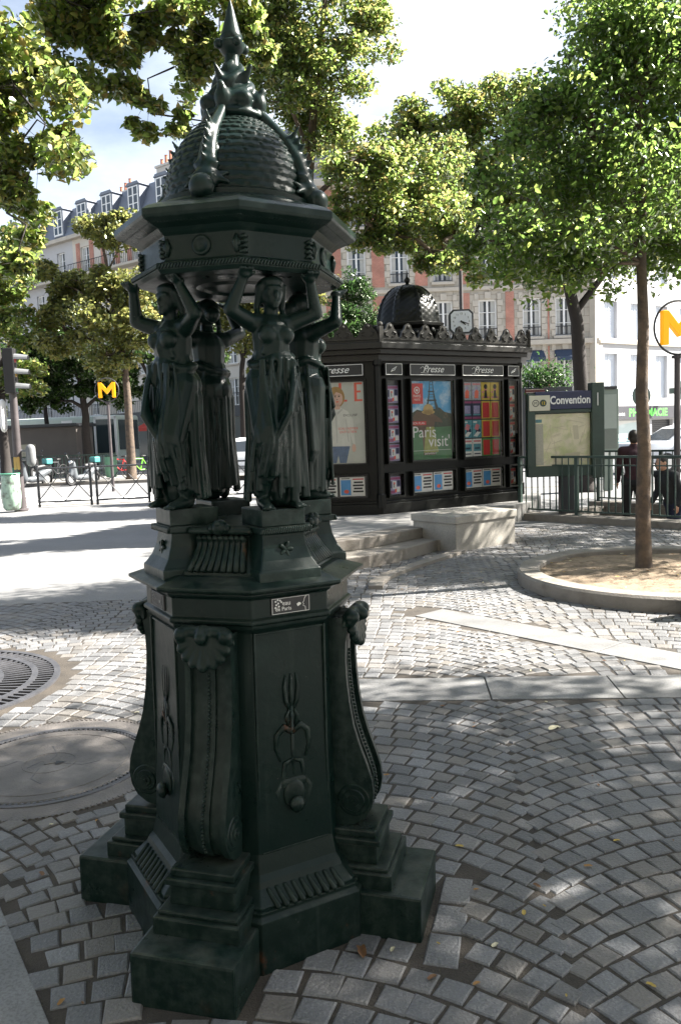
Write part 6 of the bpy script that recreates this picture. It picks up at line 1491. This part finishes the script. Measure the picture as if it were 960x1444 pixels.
def tree(name, label, base, blobs, n, leaf, tr, kind, bark='bark', forkz=None, sub=9, group=None, seed=1, squash=.8, spread=.34, lean=(0, 0), cat='tree', droop=.35, aspect=.62, limb=.42, wexp=2.2):
    rn = random.Random(seed); rng = np.random.default_rng(seed); bx_, by_, bz_ = base
    r = empty(name, base, 0, label, cat, group)
    V = [b[3] ** wexp for b in blobs]; tot = sum(V); pts = []; tips = []
    for b, v in zip(blobs, V):
        k = max(4, int(sub * (b[3] / max(q[3] for q in blobs)) ** 1.5 * 2.2)); nb = int(n * v / tot); cs = []
        for i in range(k):
            d = rng.normal(size=3); d /= np.linalg.norm(d); rad = rng.uniform(.25, 1) ** .55 * .88
            cs.append(np.array(b[:3]) + d * rad * b[3] * np.array([1, 1, squash]))
        cs = np.array(cs); tips.append((b, cs)); wgt = rng.uniform(.4, 1.6, k); wgt /= wgt.sum()
        ch = rng.choice(k, nb, p=wgt); g = rng.normal(size=(nb, 3)); g *= (rng.uniform(0, 1, nb) ** .45 / (np.linalg.norm(g, axis=1) + 1e-9))[:, None]
        sz = rng.uniform(.7, 1.3, k)[ch][:, None]
        pts.append(cs[ch] + g * sz * b[3] * spread * np.array([1.15, 1.15, .8]))
    pts = np.concatenate(pts)
    ztop = max(b[2] for b in blobs); zlow = min(b[2] - b[3] * .5 for b in blobs); cx_ = sum(b[0] * v for b, v in zip(blobs, V)) / tot; cy_ = sum(b[1] * v for b, v in zip(blobs, V)) / tot
    fz = forkz if forkz else max(zlow, bz_ + 1.5)
    mb = MB(); m = 9; path = []; rs = []
    for i in range(m + 1):
        t = i / m; z = bz_ - .05 + (ztop - bz_) * t; a = max(0, (z - fz) / max(.1, ztop - fz))
        x = bx_ + lean[0] * (z - bz_) + (cx_ - bx_ - lean[0] * (z - bz_)) * a * .8 + rn.gauss(0, tr * .12) * (i > 0); y = by_ + lean[1] * (z - bz_) + (cy_ - by_ - lean[1] * (z - bz_)) * a * .8
        path.append(Vector((x, y, z))); rs.append(tr * (1.55 if i == 0 else 1.0) * (1 - .78 * t ** 1.2))
    path.insert(1, path[0] + (path[1] - path[0]) * .12); rs.insert(1, tr * 1.12)
    mb.tube(path, rs, 10)
    def along(z):
        for p, q, ra, rb in zip(path, path[1:], rs, rs[1:]):
            if p.z <= z <= q.z: t = (z - p.z) / (q.z - p.z + 1e-9); return p.lerp(q, t), ra + (rb - ra) * t
        return path[-1], rs[-1]
    done = []
    for b, cs in tips:
        c = Vector(b[:3]); z0 = min(max(fz, c.z - .5 * math.hypot(c.x - cx_, c.y - cy_) - b[3] * .6 + rn.uniform(-.2, .2)), ztop - .1); s, sr = along(z0)
        near = min(done, key=lambda d_: (d_ - c).length) if done else None
        if near is not None and (near - c).length < .6 * (s - c).length: s = near
        done.append(c)
        r0_ = min(sr * .62, tr * limb); mid = s.lerp(c, .5) + Vector((rn.gauss(0, .12), rn.gauss(0, .12), .12 * (c - s).length)); mb.tube([s, mid, c], [r0_, r0_ * .7, r0_ * .4], 7)
        for q in cs:
            q = Vector(q); a = mid.lerp(c, rn.uniform(.2, 1)); mm_ = a.lerp(q, .5) + Vector((rn.gauss(0, .06), rn.gauss(0, .06), .08)) * b[3]; mb.tube([a, mm_, q], [r0_ * .32, r0_ * .2, r0_ * .06], 5)
    t_ = mb.build('trunk', M[bark], r, smooth='all', org=base)
    leaves('crown', LF[kind], pts, leaf, r, org=base, rng=rng, droop=droop, aspect=aspect)
    return r
# left tree in the grate, mostly outside the frame, its boughs hanging into the picture
tree('plane_tree', 'big leafy tree overhanging the top left corner, growing from the round grate', (GRC.x, GRC.y, 0),
     [BP(20, 120, 6.0, 100), BP(75, 60, 6.6, 85), BP(40, 250, 6.0, 95), BP(60, 130, 6.4, 80), BP(10, 300, 6.0, 70), BP(130, 30, 6.5, 60), BP(310, 70, 7.1, 60), BP(30, 200, 6.2, 70), BP(20, 370, 5.8, 52), BP(85, 190, 6.3, 42), BP(180, 35, 6.6, 75), BP(245, 95, 7.0, 62), BP(290, 30, 7.0, 70), BP(215, 160, 6.9, 42), BP(300, 125, 7.2, 52), BP(195, 100, 6.8, 55), BP(270, 180, 7.1, 34), BP(240, 20, 6.9, 60), BP(350, 45, 7.4, 50), BP(110, -60, 6.5, 110), BP(260, -70, 7, 110),
      (-2.6, 4.6, 7.0, 1.4), (-3.4, 5.4, 5.4, 1.3), (-3.6, 6.6, 7.2, 1.4), (-4.4, 4.6, 6.2, 1.3)], 72000, .066, .15, 'plane', forkz=2.6, sub=14, seed=11, spread=.34, limb=.055, bark='bark_dark', wexp=1.45)
# right planter tree
tree('lime_tree', 'large green tree rising from the round earth bed at right', (2.95, 7.9, .08),
     [BP(760, 330, 7.6, 105), BP(880, 300, 8.0, 125), BP(830, 190, 8.0, 120), BP(920, 120, 8.2, 115), BP(700, 345, 7.4, 62), BP(770, 170, 8.0, 70), BP(900, 30, 8.2, 80), BP(960, 345, 8.2, 72), BP(830, 395, 7.8, 62), BP(700, 265, 7.8, 50), BP(840, 80, 8.0, 62), BP(1010, 220, 8.4, 120), BP(1000, 60, 8.5, 110), (3.1, 9.0, 4.2, 1.0), (3.4, 8.8, 5.4, 1.0)], 56000, .060, .075, 'green', forkz=3.0, sub=14, seed=5, spread=.38, limb=.3)
# tree behind the fountain
tree('lime_tree', 'tree directly behind the fountain with dark forked limbs and a brown trunk by the kiosk', (-.58, 13.2, 0),
     [BP(440, 60, 12.8, 75), BP(510, 50, 13.2, 58), BP(340, 160, 13, 50), BP(530, 210, 13, 50), BP(450, 200, 13.4, 60), BP(410, 60, 13.3, 60), BP(390, 30, 13, 70), BP(470, 140, 13.2, 65), BP(400, 130, 12.6, 50), BP(350, 90, 13.0, 55), BP(500, 230, 12.6, 52), BP(545, 270, 12.8, 66), BP(480, 300, 12.8, 40), BP(560, 310, 13.2, 45), BP(600, 230, 13.6, 60), BP(525, 320, 12.6, 40), BP(560, 335, 12.9, 42), BP(620, 365, 13.2, 36), BP(645, 330, 13.4, 44), BP(580, 300, 13.0, 55), BP(620, 300, 13.4, 55), BP(420, -50, 13, 90), BP(500, -30, 13.4, 70)], 64000, .075, .135, 'plane', 'bark', forkz=3.6, sub=12, seed=21, spread=.38, wexp=1.7)
# dark-trunked tree behind the station sign
c = at(822, 545, 18.5)
tree('lime_tree', 'tree with a near black leaning trunk behind the station sign', (c.x + .05, 18.5, 0),
     [BP(690, 190, 18.5, 70), BP(640, 160, 18.5, 55), BP(590, 190, 18.2, 52), BP(700, 300, 18.0, 70), BP(640, 260, 18.0, 60), BP(760, 350, 18, 70), BP(650, 370, 17.5, 42), BP(600, 330, 17.5, 40), BP(820, 280, 18.6, 90), BP(740, 290, 17.8, 60), BP(690, 250, 18, 55), BP(650, 310, 17.8, 50), BP(560, 180, 18.4, 40), BP(720, 140, 18.6, 50), BP(900, 330, 19, 80), BP(780, 210, 18.8, 70)], 46000, .115, .20, 'plane', 'bark_dark', forkz=4.0, sub=12, seed=33, spread=.42, wexp=1.8, lean=(-.04, 0))
# feathery tree behind the kiosk
bl = [BP(497, 400, 20.5, 26), BP(485, 425, 20.5, 30), BP(505, 440, 20.3, 32), BP(480, 465, 20.2, 36), BP(520, 470, 20.4, 32), BP(470, 490, 20.2, 34), BP(505, 500, 20.4, 40), BP(490, 540, 20.3, 40)]
tree('feathery_tree', 'narrow feathery dark green tree behind the kiosk', (.25, 20.3, 0), bl, 16000, .12, .09, 'conifer', 'bark_dark', forkz=2, sub=9, seed=41, spread=.42, squash=1.0, droop=-.3, aspect=.28)
# street trees across the road
def street_tree(px, Y, label, blobs, kind, seed, n=9000, tr=.20, bark='bark', leaf=.16):
    c = at(px, 640, Y); tree('street_tree', label, (c.x, Y, 0), blobs, n, leaf, tr, kind, bark, sub=10, seed=seed, spread=.36, group='street trees across the road')
street_tree(184, 33, 'street tree with tan sunlit trunk just left of the leftmost caryatid', [BP(150, 440, 33, 62), BP(95, 470, 33, 50), BP(195, 400, 33, 45), BP(170, 335, 33, 42), BP(140, 330, 33, 32), BP(70, 395, 33, 36), BP(205, 465, 32.5, 45), BP(120, 400, 33, 40), BP(70, 440, 33, 35), BP(150, 500, 32.5, 40)], 'olive', 51, 26000, .19, leaf=.19)
street_tree(124, 37, 'street tree with dark trunk between the M sign and the bus', [BP(90, 500, 37, 50), BP(140, 510, 37, 40), BP(60, 480, 37, 40), BP(110, 540, 36.5, 30), BP(45, 520, 37, 34), BP(35, 560, 36.5, 32), BP(160, 555, 37, 32), BP(85, 565, 37, 24), BP(200, 510, 37, 34), BP(170, 530, 37, 32), BP(215, 545, 38, 30), BP(15, 545, 37, 36), BP(70, 545, 38, 26)], 'dark', 52, 24000, .24, 'bark_dark', leaf=.2)
street_tree(69, 42, 'small dark street tree whose thin trunk stands before the pale shop sign', [BP(50, 530, 42, 34), BP(80, 540, 42, 28), BP(30, 510, 42, 40)], 'dark', 53, 10000, .17, 'bark_dark', leaf=.2)
street_tree(8, 34, 'yellowish street tree at the left edge behind the traffic light', [BP(15, 400, 34, 45), BP(-30, 440, 34, 60), BP(25, 460, 33, 38), BP(-10, 350, 34, 50), BP(20, 530, 34, 42), BP(-20, 560, 34, 40)], 'plane', 54, 15000, .22, 'bark_dark', leaf=.2)
street_tree(345, 40, 'street tree seen in the gaps between the caryatids', [BP(340, 470, 40, 50), BP(300, 440, 40, 50), BP(400, 450, 40, 50), BP(350, 400, 40, 60), BP(430, 400, 40, 45), BP(380, 520, 39, 30)], 'olive', 55, 15000, .2, 'bark_dark', leaf=.2)
street_tree(268, 38, 'street tree mostly hidden behind the leftmost caryatid', [BP(270, 480, 38, 40), BP(240, 440, 38, 40), BP(290, 510, 38, 30)], 'dark', 56, 8000, .2, 'bark_dark', leaf=.2)
# trees to the right of the picture that shade the square
def shade_tree(base, blobs, label, seed, n=16000, leaf=.09): tree('shade_tree', label, base, blobs, n, leaf, .17, 'green', forkz=3, sub=12, seed=seed, spread=.36)
shade_tree((6.3, 3.9, 0), [(5.2, 3.4, 5.2, 1.25), (6.6, 3.6, 5.0, 1.4), (5.6, 4.4, 6.3, 1.3), (7.2, 4.0, 6.4, 1.3), (6.2, 3.0, 6.8, 1.3), (4.5, 3.9, 4.1, .85), (7.8, 3.0, 7.4, 1.3), (5.4, 2.4, 5.0, 1.1), (6.5, 4.5, 7.6, 1.2), (4.3, 2.9, 5.6, .9), (5.0, 2.0, 6.4, 1.2), (7.2, 2.0, 5.8, 1.3), (6.2, 2.4, 8.0, 1.2), (4.4, 1.4, 4.6, 1.0), (6.0, 1.2, 6.6, 1.2), (6.9, 4.8, 5.3, 1.3), (5.7, 4.7, 4.6, 1.0), (7.9, 5.0, 6.4, 1.3), (6.3, 5.3, 6.2, 1.1)], 'tree outside the right edge whose crown shades the fountain', 61, 33000)
shade_tree((9.0, 9.6, 0), [(8.6, 9.6, 5.4, 1.4), (9.8, 10, 6.2, 1.4), (8.2, 10.4, 6.6, 1.3), (9.4, 10.2, 7.2, 1.2), (7.4, 9.8, 5.0, 1.0), (9.9, 11.4, 5.6, 1.2), (8.6, 11.4, 5.0, 1.1), (6.5, 11.2, 5.2, 1.15), (7.4, 12.0, 6.4, 1.2), (6.0, 10.4, 4.4, .8), (7.0, 13.6, 6.4, 1.3), (8.0, 13.2, 7.6, 1.3), (7.2, 14.6, 5.4, 1.1), (6.8, 12.6, 7.6, 1.0)], 'tree outside the right edge whose crown dapples the kiosk steps', 62, 26000)
shade_tree((12.5, 14.5, 0), [(12, 14.4, 6, 1.6), (13.2, 15, 7, 1.6), (11.2, 15.4, 7, 1.5), (12.4, 13.4, 7.8, 1.4), (11, 16.6, 5.6, 1.3)], 'tree outside the right edge beyond the stair railing', 63, 9000, .11)
shade_tree((1.6, -4.6, 0), [(1.2, -3.4, 5.4, 1.9), (2.8, -4.6, 6.2, 2.0), (.2, -5.0, 6.4, 2.0), (1.5, -4.4, 8.0, 2.0), (3.2, -2.6, 6.6, 1.6), (-.6, -3.0, 6.8, 1.6)], 'tree with low hanging boughs added behind the viewer to cut sky light', 64, 12000, .13)  # out of view, added to hold back ambient sky
shade_tree((-5.2, -1.0, 0), [(-5.0, -.6, 5.4, 1.9), (-4.0, -2.0, 6.2, 2.0), (-5.8, .4, 6.8, 2.0), (-4.8, -1.2, 8.2, 2.0), (-6.6, -1.8, 6.0, 1.8), (-5.6, 1.6, 5.6, 1.3)], 'tree added to the left behind the viewer to cut sky light', 65, 12000, .13)  # second unseen crown, added to lower the sky light
# balcony greenery beside the brick house awnings
c = at(768, 533, 30); pts = RNG.normal(size=(2600, 3)) * np.array([.55, .3, .28]) + np.array([c.x, 30, c.z])
HB = empty('planter_shrub', (c.x, 30, 0), 0, 'clipped green shrub in a tall planter between kiosk and station sign', 'shrub')
leaves('foliage', LF['conifer'], pts, .11, HB, org=(c.x, 30, 0))
b = MB(); b.b2((-.9, -.35, 0), (.9, .35, c.z - .35)); b.build('planter_box', M['dgrey'], HB, bevel=.02)
# ------------------------------------------------------------------ fallen leaves
lm = [mat('dry_leaf', (.30, .16, .05), .7, .3, 30), mat('pale_leaf', (.55, .50, .34), .7, .15, 30), mat('brown_leaf', (.16, .08, .035), .7, .3, 30), mat('yellow_leaf', (.42, .30, .07), .7, .2, 30)]
def fallen(px, py, size, m, label=None, z=.0, flatness=.2):
    c = gr(px, py, z); rn = random; a = rn.uniform(0, 2 * PI); b = MB(); n = 12; vs = [(0, 0, .004)]
    for i in range(n):
        t = 2 * PI * i / n; rr = size * (.75 + .25 * math.cos(2 * t)) * (1 + .12 * rn.uniform(-1, 1)); vs.append((rr * math.cos(t), rr * .8 * math.sin(t), .004 + flatness * size * abs(math.sin(t)) * rn.uniform(.5, 1.2) + .002))
    b.add(vs, [(0, i + 1, (i + 1) % n + 1) for i in range(n)])
    o = b.build('fallen_leaf', m, smooth='all'); o.location = c; o.rotation_euler = (0, 0, a)
    return o
tag(fallen(782, 1028, .040, lm[1]), 'single pale fallen leaf lying alone on the right cobbles', 'leaf')
tag(fallen(437, 1328, .022, lm[0], flatness=.9), 'curled orange dry leaf standing at the fountain base', 'leaf')
tag(fallen(425, 1343, .026, lm[0], flatness=.7), 'orange brown dry leaf crumpled beside the fountain base', 'leaf')
tag(fallen(492, 1303, .018, lm[3], flatness=1.0), 'upright yellowish leaf against the fountain base', 'leaf')
tag(fallen(510, 1345, .03, lm[2], flatness=.5), 'brown curled leaf near the right foot of the fountain', 'leaf')
litter = []
for i in range(110):
    k = random.random()
    if k < .3: p_ = (random.uniform(500, 720), random.uniform(745, 850))
    elif k < .5: p_ = (random.uniform(600, 960), random.uniform(865, 1000))
    else: p_ = (random.uniform(0, 960), random.uniform(880, 1440))
    c = gr(*p_)
    if blocked(c.x, c.y) and not inpoly((c.x, c.y), STEP1): continue
    if inpoly((c.x, c.y), TERR) or inpoly((c.x, c.y), STEP1): continue
    tag(fallen(p_[0], p_[1], random.uniform(.006, .017), random.choice(lm)), 'small dry leaf scrap scattered over the paving', 'leaf', 'small leaf scraps on the paving')
for i in range(60):
    a = random.uniform(0, 2 * PI); rr = (PLR - .25) * math.sqrt(random.random()); o = fallen(500, 1000, random.uniform(.012, .028), random.choice(lm)); o.location = (PLC.x + rr * math.cos(a), PLC.y + rr * math.sin(a), .10)
    tag(o, 'small dry leaf lying on the earth of the tree bed', 'leaf', 'dry leaves on the tree bed')
